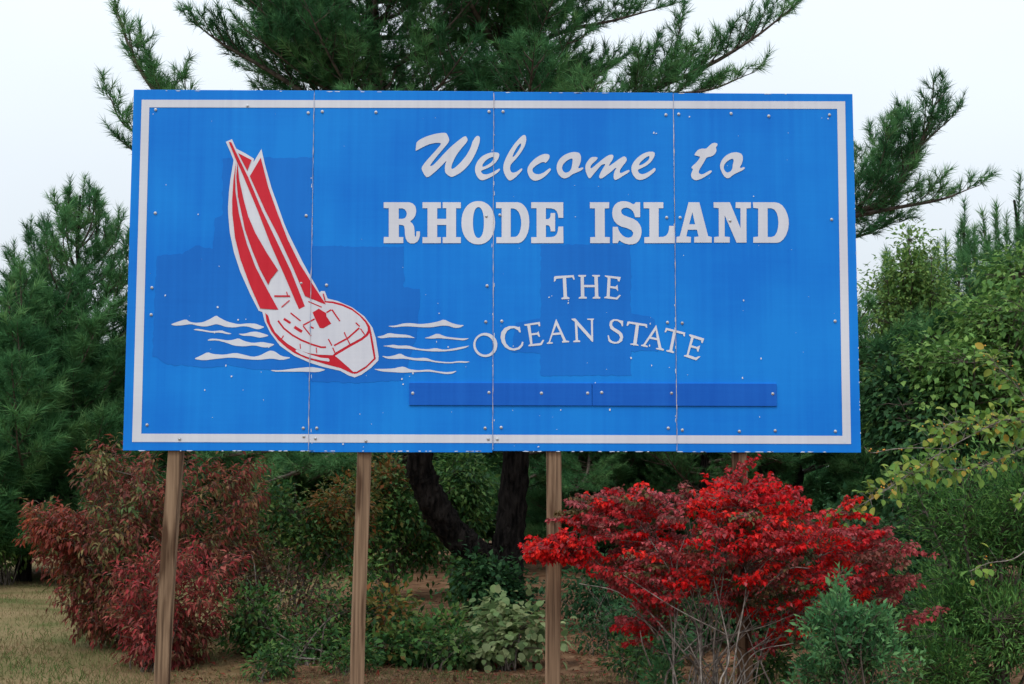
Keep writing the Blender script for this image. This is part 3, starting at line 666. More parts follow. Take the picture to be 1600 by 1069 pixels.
class Pine:
    """collects limbs, twigs and needle tufts"""
    def __init__(self, seed, step=0.17, tuft=0.13, twig_step=0.11, side=0.55, side_max=0.95):
        self.rng = np.random.default_rng(seed); self.w = Wood(); self.pos = []; self.ax = []; self.tw = []
        self.step = step; self.tuft = tuft; self.ts = twig_step; self.side = side; self.side_max = side_max
    def limb(self, pts, r0, start=0.3, dens=1.0, k=5, lift=0.25, wscale=1.0):
        rng = self.rng
        P = curve(pts, 14); seg = np.linalg.norm(np.diff(P, axis=0), axis=1); s = np.concatenate([[0], np.cumsum(seg)]); L = s[-1]
        self.w.tube(P, np.linspace(r0, max(0.006, r0 * 0.14), len(P)), k)
        T = unit(np.gradient(P, axis=0))
        d = L * start; sd = 1
        while d < L:
            i = min(np.searchsorted(s, d), len(P) - 1)
            p = np.array([np.interp(d, s, P[:, c]) for c in range(3)]); t = T[i]
            lat = unit(np.cross(t, (0, 0, 1.0)))
            sd = -sd
            dr = unit(0.75 * t + sd * lat * rng.uniform(0.5, 1.0) + np.array([0, 0, rng.uniform(-0.15, 0.45) + lift]) + rng.normal(0, 0.18, 3))
            bl = min(self.side * (L - d) + 0.22, self.side_max) * rng.uniform(0.6, 1.1) * wscale
            self.branch(p, dr, bl, max(0.004, r0 * 0.22), dens)
            d += self.step / dens * rng.uniform(0.6, 1.4)
        self.branch(P[-1], T[-1], 0.2, 0.006, dens)
    def branch(self, p, dr, bl, r, dens):
        rng = self.rng
        e = p + dr * bl + np.array([0, 0, 0.16 * bl])
        mid = p + dr * bl * 0.55 + np.array([0, 0, -0.03 * bl])
        self.tw.append((p, mid, r, r * 0.7)); self.tw.append((mid, e, r * 0.7, r * 0.35))
        n = max(2, int(bl / self.ts * dens))
        t = np.linspace(0.25, 1.0, n) + rng.normal(0, 0.03, n)
        q = np.where(t[:, None] < 0.55, p + (mid - p) * (t / 0.55)[:, None], mid + (e - mid) * ((t - 0.55) / 0.45)[:, None])
        lat = unit(np.cross(dr, (0, 0, 1.0)))
        sg = np.where(np.arange(n) % 2 == 0, 1, -1)[:, None]
        d2 = unit(0.75 * dr + sg * lat * rng.uniform(0.35, 0.9, (n, 1)) + np.array([0, 0, 0.42]) + rng.normal(0, 0.22, (n, 3)))
        ln = rng.uniform(0.09, 0.22, n) * (0.6 + 0.5 * (1 - t))
        tip = q + d2 * ln[:, None]
        for a, b in zip(q, tip): self.tw.append((a, b, 0.0032, 0.0022))
        self.pos += [tip, q + (tip - q) * 0.3]; self.ax += [d2, unit(d2 + rng.normal(0, 0.35, (n, 3)))]
        h2 = rng.random(n) < 0.5
        self.pos.append((q + (tip - q) * 0.65)[h2]); self.ax.append(unit(d2 + rng.normal(0, 0.45, (n, 3)))[h2])
        self.pos.append(e[None]); self.ax.append(unit(dr + np.array([0, 0, 0.4]))[None])
    def candle(self, base, h, r=0.012):
        """upright leader with whorls of tufts"""
        rng = self.rng; top = base + np.array([rng.normal(0, 0.04) * h, rng.normal(0, 0.04) * h, h])
        self.w.tube(np.stack([base, top]), [r, r * 0.4], 4)
        n = max(3, int(h / 0.055)); t = np.linspace(0.15, 1, n)
        self.pos.append(base + (top - base) * t[:, None]); self.ax.append(unit(np.array([0, 0, 1.0]) + rng.normal(0, 0.22, (n, 3))))
    def finish(self, root, cols, needles=14, wid=0.035, seed=3, branch_name='branches'):
        rng = self.rng
        A = np.array([t[0] for t in self.tw]); B = np.array([t[1] for t in self.tw])
        self.w.twigs(A, B, np.array([t[2] for t in self.tw]), np.array([t[3] for t in self.tw]))
        wo = self.w.make(branch_name, M['twig'], root)
        pos = np.concatenate(self.pos); ax = np.concatenate(self.ax); n = len(pos)
        cols = np.array(cols)
        # new and old shoots differ in colour from branch to branch
        cell = np.floor(pos * 1.6).astype(int); hsh = (cell[:, 0] * 73856093 ^ cell[:, 1] * 19349663 ^ cell[:, 2] * 83492791) % 997 / 997.0
        m = np.clip(0.55 * hsh + 0.45 * rng.random(n), 0, 0.999) * (len(cols) - 1)
        i = m.astype(int); f = (m - i)[:, None]
        tint = (cols[i] * (1 - f) + cols[np.minimum(i + 1, len(cols) - 1)] * f) * rng.uniform(0.8, 1.2, (n, 1))
        R = frames(ax, rng.normal(size=(n, 3))); sc = self.tuft * rng.uniform(0.75, 1.25, n)
        Vs, Fs, Ts = [], [], []; off = 0
        which = rng.integers(0, 4, n); tr = np.random.default_rng(seed)
        for w_ in range(4):
            tv, tt = tuft_template(tr, needles, wid); sel = which == w_
            V, F, T = scatter(tv, tt, pos[sel], R[sel], sc[sel], tint[sel])
            Vs.append(V); Fs.append(F + off); Ts.append(T); off += len(V)
        crown = build('crown', np.concatenate(Vs), np.concatenate(Fs), M['needle'], root, tint=np.concatenate(Ts))
        return crown, n


PINE_COLS = [(0.030, 0.100, 0.042), (0.060, 0.175, 0.066), (0.105, 0.255, 0.090), (0.19, 0.345, 0.125)]

# ------------------------------------------------------------------ the big pine behind the sign
def big_pine():
    D = 16.8
    base = ground_at(792, D)
    root = thing('pine_tree', 'tall old white pine with two dark forked trunks rising behind the blue sign', 'tree', base)
    P = Pine(21, step=0.105, tuft=0.145, twig_step=0.062)
    rng = P.rng
    tr = Wood()
    main = curve([base + (0, 0, -0.25), at(792, 940, D), at(795, 850, D), at(806, 706, D), at(815, 450, D), at(800, 150, D), at(790, -150, D), at(785, -480, D), at(785, -640, D)], 90)
    tr.tube(main, np.concatenate([[0.36, 0.28], np.linspace(0.225, 0.03, len(main) - 2)]), 18, 0.09)
    tr.make('trunk', M['bark'], root)
    t2 = Wood()
    second = curve([at(786, 925, D), at(765, 885, D - .1), at(738, 862, D - .15), at(708, 832, D - .2), at(682, 795, D - .3), at(663, 752, D - .35), at(656, 712, D - .4), at(660, 560, D - .5), at(620, 320, D - .6), at(585, 60, D - .6), at(570, -180, D - .6), at(560, -330, D - .6)], 90)
    t2.tube(second, np.concatenate([np.linspace(0.21, 0.165, 50), np.linspace(0.16, 0.025, len(second) - 50)]), 16, 0.09)
    t2.make('trunk', M['bark'], root)
    # limbs all round the two stems
    def from_stem(S, py, az, L, rise, r=0.05, dens=1.0):
        z = at(800, py, D)[2]
        i = int(np.argmin(abs(S[:, 2] - z)))
        p = S[i]; d = np.array([math.cos(az), math.sin(az), 0])
        P.limb([p, p + d * L * 0.35 + (0, 0, rise * 0.2 * L), p + d * L * 0.7 + (0, 0, rise * 0.55 * L), p + d * L + (0, 0, rise * L * 1.05)], r, start=0.22, dens=dens)
    for py in np.arange(640, -640, -46):
        t = (640 - py) / 1280.0
        for k in range(3):
            az = rng.uniform(0, 2 * math.pi)
            right = max(0.0, math.cos(az))
            L = (2.7 - 1.9 * max(0, (t - 0.3) / 0.7)) * rng.uniform(0.7, 1.05)
            if py < 260: L *= 1 - 0.72 * right
            from_stem(main, py + rng.uniform(-20, 20), az, L, rng.uniform(0.12, 0.5), 0.05, 1.0 if py > -80 else 0.35)
    for py in np.arange(430, -330, -48):
        t = (430 - py) / 760.0
        for k in range(3):
            az = rng.uniform(0, 2 * math.pi)
            L = (2.0 - 1.2 * t) * rng.uniform(0.65, 1.05)
            from_stem(second, py + rng.uniform(-20, 20), az, L, rng.uniform(0.2, 0.6), 0.035, 1.0 if py > -80 else 0.35)
    # the thick middle of the crown
    for tx in range(390, 880, 48):
        for ty in range(-70, 170, 48):
            if tx < 470 and ty > 90: continue
            S = main if tx > 690 else second
            q = at(tx + rng.uniform(-20, 20), ty + rng.uniform(-20, 20), D + rng.uniform(-1.6, 0.6))
            i = int(np.argmin(abs(S[:, 2] - (q[2] - rng.uniform(0.3, 0.9))))); p0 = S[i]
            P.limb([p0, p0 * 0.5 + q * 0.5 + (0, 0, -0.12), q], 0.03, start=0.35, dens=0.9)
    # limbs that show against the sky
    L = lambda pts, r=0.04, start=0.3, dens=1.15, lift=0.25, ws=1.0: P.limb([at(*q) for q in pts], r, start=start, dens=dens, lift=lift, wscale=ws)
    L([(812, 330, 16.7), (1100, 360, 16), (1330, 335, 15.5), (1400, 290, 15.3), (1440, 220, 15.2), (1462, 160, 15.1)], 0.06, 0.55, 1.0)
    L([(1330, 335, 15.5), (1410, 255, 15.3), (1480, 190, 15.2)], 0.025, 0.1, 1.0, ws=0.85)
    L([(1300, 345, 15.5), (1400, 325, 15.3), (1470, 312, 15.2), (1515, 295, 15.2)], 0.03, 0.1, 1.0, ws=0.75)
    L([(1280, 345, 15.5), (1350, 270, 15.8), (1395, 205, 16)], 0.03, 0.2, 1.0, ws=0.9)
    L([(1250, 370, 15.4), (1330, 372, 15.6), (1400, 345, 15.9)], 0.03, 0.2, 1.0, ws=0.9)
    L([(800, 190, 16.8), (930, 165, 16.4), (1070, 120, 16.2), (1170, 65, 16), (1238, 12, 16)], 0.05, 0.35, 1.1, ws=0.62)
    L([(930, 170, 16.4), (1040, 150, 15.9), (1110, 140, 15.8), (1165, 118, 15.8)], 0.03, 0.15, 1.2, ws=0.7)
    L([(1030, 140, 16.2), (1050, 95, 16.2), (1062, 45, 16.2)], 0.015, 0.1, 1.3, ws=0.42)
    L([(1000, 150, 16.2), (1005, 120, 16.2), (1020, 85, 16.2)], 0.015, 0.1, 1.3, ws=0.5)
    L([(800, 165, 16.8), (870, 150, 16.5), (925, 125, 16.3), (965, 98, 16.3)], 0.03, 0.4, 1.3, ws=0.6)
    L([(798, 90, 16.8), (880, 50, 16.5), (960, 32, 16.4), (1045, 8, 16.4)], 0.035, 0.25, 1.2, ws=0.5)
    L([(800, 40, 16.8), (860, 5, 16.6), (920, -15, 16.5), (985, -20, 16.5)], 0.03, 0.2, 1.2, ws=0.5)
    L([(640, 220, 16.2), (520, 170, 15.9), (420, 110, 15.8), (350, 70, 15.8), (306, 38, 15.8)], 0.045, 0.35, 1.15, ws=0.75)
    L([(610, 180, 16.2), (520, 90, 15.9), (440, 40, 15.8), (365, -10, 15.8)], 0.04, 0.3, 1.1, ws=0.75)
    L([(620, 210, 16.2), (540, 150, 16.4), (470, 125, 16.5), (400, 112, 16.5)], 0.04, 0.25, 1.2, ws=0.8)
    L([(600, 100, 16.2), (520, 20, 16.4), (450, -20, 16.5), (400, -50, 16.5)], 0.04, 0.25, 1.1, ws=0.9)
    L([(655, 420, 16.2), (460, 330, 15.6), (320, 230, 15.4), (240, 140, 15.3), (205, 80, 15.3), (184, 20, 15.3)], 0.055, 0.55, 1.1, ws=0.5)
    L([(330, 235, 15.4), (270, 165, 15.5), (240, 130, 15.5), (225, 75, 15.5)], 0.02, 0.3, 1.2, ws=0.45)
    L([(300, 220, 15.4), (270, 150, 15.6), (280, 125, 15.7)], 0.02, 0.3, 1.2, ws=0.4)
    L([(300, 250, 15.4), (225, 215, 15.3), (190, 190, 15.3), (172, 152, 15.3)], 0.02, 0.3, 1.1, ws=0.45)
    L([(300, 265, 15.4), (230, 250, 15.4), (195, 225, 15.4)], 0.02, 0.3, 1.1, ws=0.45)
    # low boughs showing under and beside the board
    L([(650, 640, 16.2), (560, 690, 15.6), (470, 735, 15.2), (400, 758, 15.0)], 0.045, 0.25, 1.1, lift=0.05)
    L([(650, 600, 16.2), (540, 660, 16.2), (440, 700, 16.2), (340, 715, 16.2)], 0.045, 0.25, 1.1, lift=0.05)
    L([(815, 560, 16.7), (1050, 600, 15.9), (1250, 580, 15.4), (1400, 555, 15.1), (1475, 520, 15.0)], 0.06, 0.45, 1.3, lift=0.1)
    L([(815, 600, 16.7), (1050, 660, 16.4), (1200, 690, 16.2), (1320, 700, 16.0)], 0.05, 0.3, 1.1, lift=0.05)
    L([(815, 590, 16.7), (1000, 660, 17.3), (1120, 700, 17.6), (1220, 720, 17.8)], 0.05, 0.3, 1.1, lift=0.05)
    c, n = P.finish(root, PINE_COLS, needles=16, wid=0.025)
    print('big pine tufts', n)
    return root


bigp = big_pine()
bigp['group'] = 'mature pines'
for px_, D_, rz_, s_, lab_ in ((575, 25.5, 2.4, 0.78, 'added mature pine shading the wood between the second post and the curved trunk'), (930, 26.5, 4.2, 0.80, 'added mature pine shading the wood just past the third post'), (1105, 25.0, 1.9, 0.62, 'added mature pine darkening the hollow behind the crown of the scarlet bush')):
    copy_thing(bigp, ground_at(px_, D_), rz_, (s_, s_, s_), lab_)  # extra pines, added to deepen the shade behind the board


# ------------------------------------------------------------------ young pines of the wood edge
def young_pine(seed, h, rad, base, label, group, dens=1.25, tuft=0.20, leaders=3, lead=0.8):
    root = thing('young_pine', label, 'tree', base, group)
    P = Pine(seed, step=0.17, tuft=tuft, twig_step=0.085, side=0.5, side_max=0.9)
    rng = P.rng
    tr = Wood(); b = np.asarray(base, float)
    ax = np.array([b + (rng.normal(0, 0.05), rng.normal(0, 0.05), z) for z in np.linspace(-0.2, h - 0.35, 8)])
    tr.tube(curve(ax, 14), np.linspace(0.13, 0.02, len(curve(ax, 14))), 7); tr.make('trunk', M['bark'], root)
    z = 0.35
    hb = h - lead
    while z < hb:
        t = z / hb
        nl = 5 if t < 0.8 else 4
        a0 = rng.uniform(0, 6.28)
        for k in range(nl):
            az = a0 + k * 2 * math.pi / nl + rng.normal(0, 0.2)
            L = rad * (1 - t) ** 0.75 * rng.uniform(0.7, 1.15) + 0.2
            ri = 0.12 + 0.95 * t ** 1.5 + rng.uniform(-0.1, 0.15)
            d = np.array([math.cos(az), math.sin(az), 0]); p = b + (0, 0, z)
            P.limb([p, p + d * L * 0.5 + (0, 0, ri * 0.35 * L), p + d * L * 0.85 + (0, 0, ri * 0.8 * L), p + d * L + (0, 0, ri * 1.1 * L + 0.08)], 0.03, start=0.16, dens=dens * (1.35 - 0.75 * t), lift=0.3, k=4)
            if t > 0.4: P.candle(p + d * L + (0, 0, ri * 1.1 * L + 0.05), rng.uniform(0.15, 0.4) * (0.5 + lead * t))
        z += rng.uniform(0.34, 0.46)
    P.candle(b + (0, 0, hb - 0.1), lead + 0.1)
    for k in range(leaders):
        a = rng.uniform(0, 6.28); P.candle(b + (0.3 * math.cos(a), 0.3 * math.sin(a), hb - 0.15), lead * rng.uniform(0.5, 0.85))
    c, n = P.finish(root, PINE_COLS, needles=14, wid=0.029, seed=seed)
    print('young pine', n)
    return root


G = 'young pines at the edge of the wood'
pA = young_pine(31, 6.9, 2.3, ground_at(118, 24.5), 'young white pine with a branching top standing against the sky beside the sign', G, leaders=5, lead=0.9)
pB = young_pine(32, 4.9, 2.4, ground_at(-10, 25.5), 'lower rounded young pine at the edge of the mown grass', G)
pC = young_pine(33, 6.35, 1.9, ground_at(1592, 22.0), 'young pine with tall upright leader shoots above the leafy thicket', G, leaders=5, lead=1.35)
pines = [
    (pB, 330, 27.5, 0.9, 1.0, 'dark young pine in the gap between the burgundy shrub and first post'),
    (pA, 470, 28.0, 2.2, 0.75, 'dark young pine seen between the first two posts'),
    (pB, 640, 30.0, 3.1, 0.95, 'young pine behind the curved trunk of the big pine'),
    (pC, 930, 27.0, 1.2, 0.85, 'young pine just past the third post in deep shade'),
    (pA, 1080, 28.5, 4.0, 0.8, 'shaded young pine behind the top of the scarlet bush'),
    (pB, 1240, 26.0, 5.1, 0.95, 'young pine filling the space past the fourth post'),
    (pC, 1512, 24.5, 2.0, 1.02, 'young pine with thin spiky tips behind the pale green sapling'),
    (pC, 1415, 25.5, 1.0, 0.97, 'distant young pine low beside the edge of the sign board'),
    (pC, 1690, 21.0, 0.4, 1.0, 'young pine at the outer edge beyond the leafy thicket'),
    (pA, -190, 23.0, 0.8, 0.7, 'young pine at the outer edge beyond the mown grass'),
    (pB, 55, 23.6, 1.9, 1.08, 'dense young pine overlapping the lower left flank of the one with the branching top'),
    (pB, 205, 26.5, 4.4, 0.9, 'young pine tucked behind the edge of the sign above the burgundy shrub'),
    (pB, 780, 31.0, 0.3, 0.9, 'young pine farthest back, behind the main trunk of the big pine'),
    (pC, 1150, 32.0, 3.3, 0.8, 'young pine farthest back among the shade near the fourth post'),
]
for src, px, D, rz, s, lab in pines:
    copy_thing(src, ground_at(px, D), rz, (s * 1.05, s * 1.05, s), lab)


# ------------------------------------------------------------------ the wood beyond, one mass
def far_wood():
    rng = np.random.default_rng(36); n = 8500
    x = rng.uniform(-17, 17, n); y = 27 + 4 * rng.random(n)
    top = 3.6 + 0.7 * np.sin(x * 1.1 + 1) + 0.5 * np.sin(x * 2.7) + 0.25 * np.sin(x * 6.1)
    z = top * (1 - rng.random(n) ** 1.5 * 0.98)
    cols = np.array(PINE_COLS); tint = cols[rng.integers(0, 3, n)] * rng.uniform(0.8, 1.2, (n, 1))
    tv, tt = tuft_template(np.random.default_rng(4), 12, 0.06)
    ax = unit(np.array([0, -0.4, 0.5]) + rng.normal(0, 0.6, (n, 3)))
    V, F, T = scatter(tv, tt, np.stack([x, y, z], 1), frames(ax, rng.normal(size=(n, 3))), rng.uniform(0.35, 0.6, n), tint)
    o = build('far_wood', V, F, M['needle'], tint=T); tag(o, 'dark evergreen wood far behind the sign, one mass of boughs', 'wood', kind='stuff')


far_wood()

# ------------------------------------------------------------------ leafy shrubs
LEAF_V = np.array([(0, 0, 0), (-0.5, 0.42, 0.10), (0, 1, -0.10), (0.5, 0.42, 0.10), (0, 0.45, 0.0)], float)
LEAF_T = np.array([(0, 4, 1), (1, 4, 2), (0, 3, 4), (3, 2, 4)])
ROUND_V = np.array([(0, 0, 0), (-0.36, 0.15, 0.06), (-0.5, 0.48, 0.10), (-0.33, 0.8, 0.05), (0, 1.0, -0.10), (0.33, 0.8, 0.05), (0.5, 0.48, 0.10), (0.36, 0.15, 0.06), (0, 0.5, 0.0)], float)
ROUND_T = np.array([(8, (i + 1) % 8, i) for i in range(8)])


def leaves_mesh(rng, pos, axis, nrm, length, width, tint, templ=(LEAF_V, LEAF_T)):
    R = frames(axis, nrm)
    sc = np.stack([width, length, length], 1)
    return scatter(templ[0], templ[1], pos, R, sc, tint)


def in_poly(x, y, pg):
    c = np.zeros(len(x), bool); n = len(pg)
    for i in range(n):
        x0, y0 = pg[i]; x1, y1 = pg[i - 1]
        if y0 == y1: continue
        c ^= ((y0 > y) != (y1 > y)) & (x < (x1 - x0) * (y - y0) / (y1 - y0) + x0)
    return c


def sample_poly(rng, pg, D, dep, n, gap=0.0):
    """n points in the volume whose outline from the road is pg; patchy, thicker towards the middle"""
    P_ = np.array(pg, float); lo, hi = P_.min(0), P_.max(0); out = []
    ph = rng.uniform(0, 6.28, 4); got = 0
    while got < n:
        x = rng.uniform(lo[0], hi[0], 4000); y = rng.uniform(lo[1], hi[1], 4000); z = rng.uniform(-1, 1, 4000)
        mx_, my_ = P_.mean(0)
        e = np.hypot((x - mx_) / (hi[0] - lo[0]), (y - my_) / (hi[1] - lo[1])) * 1.6
        k = in_poly(x, y, pg) & (abs(z) < np.clip(1.15 - e, 0.25, 1))
        nz = np.sin(x / 13 + 2 * z + ph[0]) * np.sin(y / 10 - 2 * z + ph[1]) + 0.6 * np.sin(x / 6.1 + y / 7.3 + ph[2]) + 0.5 * np.sin(3 * z + x / 29 + ph[3])
        k &= nz > rng.uniform(-0.9, 0.5, 4000) + gap
        for a, b, c in zip(x[k], y[k], z[k]): out.append(at(a, b, D + dep * c))
        got = len(out)
    return np.array(out[:n])


def shrub(name, label, cat, base, clumps, n_cl, per, leaf, pal, droop=0.4, spread=0.09, stems=14, stem_r=0.012, stem_mat='twig',
          seed=1, templ=(LEAF_V, LEAF_T), flat=0.0, aspect=0.45, group=None, shell=0.5, twig_r=0.003, spray=0, spray_len=0.14, stem_lo=0.35, upright=0.0, stray=0.10, polys=None, rise=0.08, gap=0.0):
    """clumps: (centre, radii, weight, palette index or None); pal: list of palettes, a palette is a list of colours"""
    rng = np.random.default_rng(seed)
    base = np.asarray(base, float)
    root = thing(name, label, cat, base, group)
    if polys:
        clumps = [(base, np.ones(3), w_, pl) for (_, _, _, w_, pl) in polys]
    wts = np.array([c[2] for c in clumps], float); wts /= wts.sum()
    ci = rng.choice(len(clumps), n_cl, p=wts)
    dirs = unit(rng.normal(size=(n_cl, 3))); rad = (shell + (1 - shell) * rng.random(n_cl)) * rng.random(n_cl) ** 0.12
    ph = rng.uniform(0, 6.28, (len(clumps), 4))[ci]          # uneven outline: each clump bulges and recedes
    rad *= 1 + 0.22 * np.sin(3.1 * dirs[:, 0] + ph[:, 0]) + 0.2 * np.sin(4.3 * dirs[:, 2] + ph[:, 1]) + 0.15 * np.sin(7 * dirs[:, 0] + 5 * dirs[:, 2] + ph[:, 2])
    far = rng.random(n_cl) < stray
    rad[far] *= rng.uniform(1.1, 1.5, far.sum())
    C = np.array([clumps[i][0] for i in ci]) + dirs * rad[:, None] * np.array([clumps[i][1] for i in ci])
    if polys:                                                # bushes whose ragged outline is known
        for k, (pg, D_, dep, _, _) in enumerate(polys):
            sel = np.where(ci == k)[0]; C[sel] = sample_poly(rng, pg, D_, dep, len(sel), gap)
        cen = C.mean(0); dirs = unit((C - cen) * (1, 1, 0.8) + rng.normal(0, 0.25, C.shape))
    if spray:                                                # leaf whorls strung along level side shoots
        ids = (np.arange(n_cl) // spray) * spray
        lead = unit(dirs[ids] * np.array([1, 1, 0.25]) + np.array([0, 0, rise]) + rng.normal(0, 0.25, C.shape)[ids])
        C = C[ids] + lead * ((np.arange(n_cl) % spray)[:, None] / spray - 0.5) * spray_len * 2 + rng.normal(0, 0.014, C.shape)
        ci = ci[ids]; dirs = dirs[ids]
    C[:, 2] = np.maximum(C[:, 2], 0.05)
    # stems and twigs
    w = Wood()
    ms = rng.choice(n_cl, min(stems, n_cl), replace=False)
    pts = []; prs = []
    for k in ms:
        foot = base + np.array([rng.normal(0, 0.07), rng.normal(0, 0.06), -0.05])
        tip = C[k]; d = tip - foot
        m1 = foot + d * np.array([0.12, 0.12, 0.35]) + rng.normal(0, 0.03, 3); m2 = foot + d * np.array([0.5, 0.5, 0.72]) + rng.normal(0, 0.05, 3)
        c = curve([foot, m1, m2, tip], 12); rr = np.linspace(stem_r, stem_r * 0.25, len(c)) * rng.uniform(0.7, 1.2)
        w.tube(c, rr, 5); sel = c[:, 2] > base[2] + stem_lo * (tip[2] - base[2]); pts.append(c[sel]); prs.append(rr[sel])
    pts = np.concatenate(pts); prs = np.concatenate(prs)
    A = []; rA = []
    for c in C:
        dd = np.linalg.norm(pts - c, axis=1) + 0.6 * np.maximum(0, pts[:, 2] - c[2])
        j = int(np.argmin(dd)); A.append(pts[j]); rA.append(min(prs[j] * 0.6, twig_r * 1.6))
    A = np.array(A)
    if spray:
        ix = np.arange(n_cl); ch = ix % spray != 0; A[ch] = C[ix[ch] - 1]; rA = np.where(ch, twig_r * 0.7, rA)
    near = np.linalg.norm(C - A, axis=1) < (0.45 if spray else 0.6) * max(1.0, np.linalg.norm(C - base, axis=1).mean())
    Cn = C[near]; A = A[near]; rA = np.asarray(rA)[near]
    mid = A * 0.45 + Cn * 0.55 + rng.normal(0, 0.012, Cn.shape) + np.array([0, 0, 0.01])
    tg = Wood(); tg.twigs(A, mid, np.array(rA), twig_r); tg.twigs(mid, Cn, twig_r, twig_r * 0.5)
    w.make('stems', M[stem_mat], root); tg.make('twigs', M['twig'], root)['kind'] = 'stuff'
    # leaves
    n = n_cl * per
    cid = np.repeat(np.arange(n_cl), per)
    off = rng.normal(0, spread, (n, 3)); off[:, 2] *= (1 - 0.6 * flat)
    pos = C[cid] + off
    out = unit(off + 0.4 * dirs[cid] * spread * 2 + 0.2 * (C - base)[cid] * np.array([spread, spread, 0]))
    axis = unit(out + np.array([0, 0, -droop]) + np.array([0, 0, upright]) + rng.normal(0, 0.35, (n, 3)))
    nrm = unit(np.array([0, 0, 1.0]) + 0.55 * out + rng.normal(0, 0.35, (n, 3)))
    ln = leaf * rng.uniform(0.6, 1.2, n)
    tint = np.zeros((n_cl, 3)); prng = rng.random(n_cl)
    for q in range(n_cl):
        pc = clumps[ci[q]][3] if len(clumps[ci[q]]) > 3 else 0
        P_ = pal[pc]; f = prng[q] * (len(P_) - 1e-6); tint[q] = P_[int(f)]
    T = tint[cid]
    # a share of the leaves takes any colour of the palette
    sw = rng.random(n) < 0.25
    allc = np.array([c for P_ in pal for c in P_]); T[sw] = T[sw] * 0.4 + allc[rng.integers(0, len(allc), sw.sum())] * 0.6
    T = T * rng.uniform(0.75, 1.25, (n, 1))
    V, F, TT = leaves_mesh(rng, pos, axis, nrm, ln, ln * aspect, T, templ)
    build('foliage', V, F, M['leaf'], root, tint=TT)
    return root


def cl(px, py, D, rx, ry, rz, wt=1.0, pal=0):
    """clump centred on photo pixel, radii in photo pixels across / metres deep / photo pixels high"""
    s = D / FPX
    return (at(px, py, D), np.array([rx * s, ry, rz * s]), wt, pal)


# --- burgundy shrub beside the first post
BURG = [(0.26, 0.05, 0.042), (0.19, 0.05, 0.04), (0.32, 0.09, 0.06), (0.22, 0.12, 0.055), (0.14, 0.055, 0.04), (0.12, 0.13, 0.045)]
BURG2 = [(0.14, 0.14, 0.045), (0.22, 0.07, 0.05), (0.09, 0.14, 0.045), (0.17, 0.05, 0.04), (0.25, 0.20, 0.08)]
RUST = [(0.36, 0.085, 0.04), (0.30, 0.065, 0.04), (0.24, 0.05, 0.04)]
shrub('burgundy_shrub', 'large burgundy and olive leaved shrub sprawling beside the leftmost post', 'shrub', ground_at(215, 13.2), None,
      2500, 7, 0.074, [BURG, BURG2, RUST], droop=0.75, gap=0.35, spread=0.034, stems=44, seed=41, aspect=0.36, stem_r=0.009, spray=6, spray_len=0.19, rise=0.55, polys=[
          ([(45, 835), (66, 795), (98, 778), (128, 765), (118, 738), (134, 704), (152, 692), (166, 714), (178, 688), (214, 712), (258, 722), (298, 708), (332, 736), (378, 728), (402, 785), (392, 835), (412, 870), (380, 885), (340, 860), (300, 870), (272, 900), (250, 960), (210, 990), (150, 975), (96, 945), (110, 915), (58, 905), (80, 870)], 13.2, 0.75, 3.2, 0),
          ([(75, 865), (140, 790), (190, 690), (150, 690), (130, 740), (250, 770), (300, 830), (250, 880), (240, 960), (150, 960)], 13.0, 0.8, 1.3, 1),
          ([(100, 900), (150, 880), (230, 900), (250, 960), (235, 1000), (180, 1000), (130, 985), (80, 950), (112, 935)], 12.9, 0.4, 1.1, 0),
          ([(45, 850), (70, 800), (120, 790), (130, 840), (110, 880), (60, 890)], 13.0, 0.4, 0.5, 2),
          ([(290, 720), (390, 730), (430, 800), (420, 900), (400, 1000), (340, 1010), (330, 880)], 13.6, 0.6, 0.9, 1)])
CRIM = [(0.42, 0.05, 0.055), (0.34, 0.055, 0.055), (0.24, 0.055, 0.05), (0.42, 0.11, 0.085), (0.20, 0.10, 0.055)]
shrub('crimson_shrub', 'smaller crimson leaved shrub growing in front of the burgundy one, around the leftmost post', 'shrub', ground_at(255, 11.9), None,
      760, 7, 0.074, [CRIM, BURG], gap=0.3, droop=0.6, spread=0.030, stems=20, seed=42, aspect=0.34, stem_r=0.007, spray=6, spray_len=0.16, rise=0.5, polys=[
          ([(183, 885), (212, 858), (236, 866), (252, 838), (274, 868), (318, 850), (345, 868), (372, 874), (352, 920), (346, 960), (300, 950), (290, 1000), (262, 1044), (220, 1046), (186, 1030), (196, 985), (176, 960), (200, 935)], 11.9, 0.45, 2.4, 0),
          ([(190, 960), (240, 950), (290, 990), (280, 1048), (200, 1046), (182, 1010)], 11.8, 0.35, 0.8, 0),
          ([(280, 950), (345, 940), (330, 1000), (300, 1040), (270, 1040)], 12.0, 0.3, 0.7, 1)])

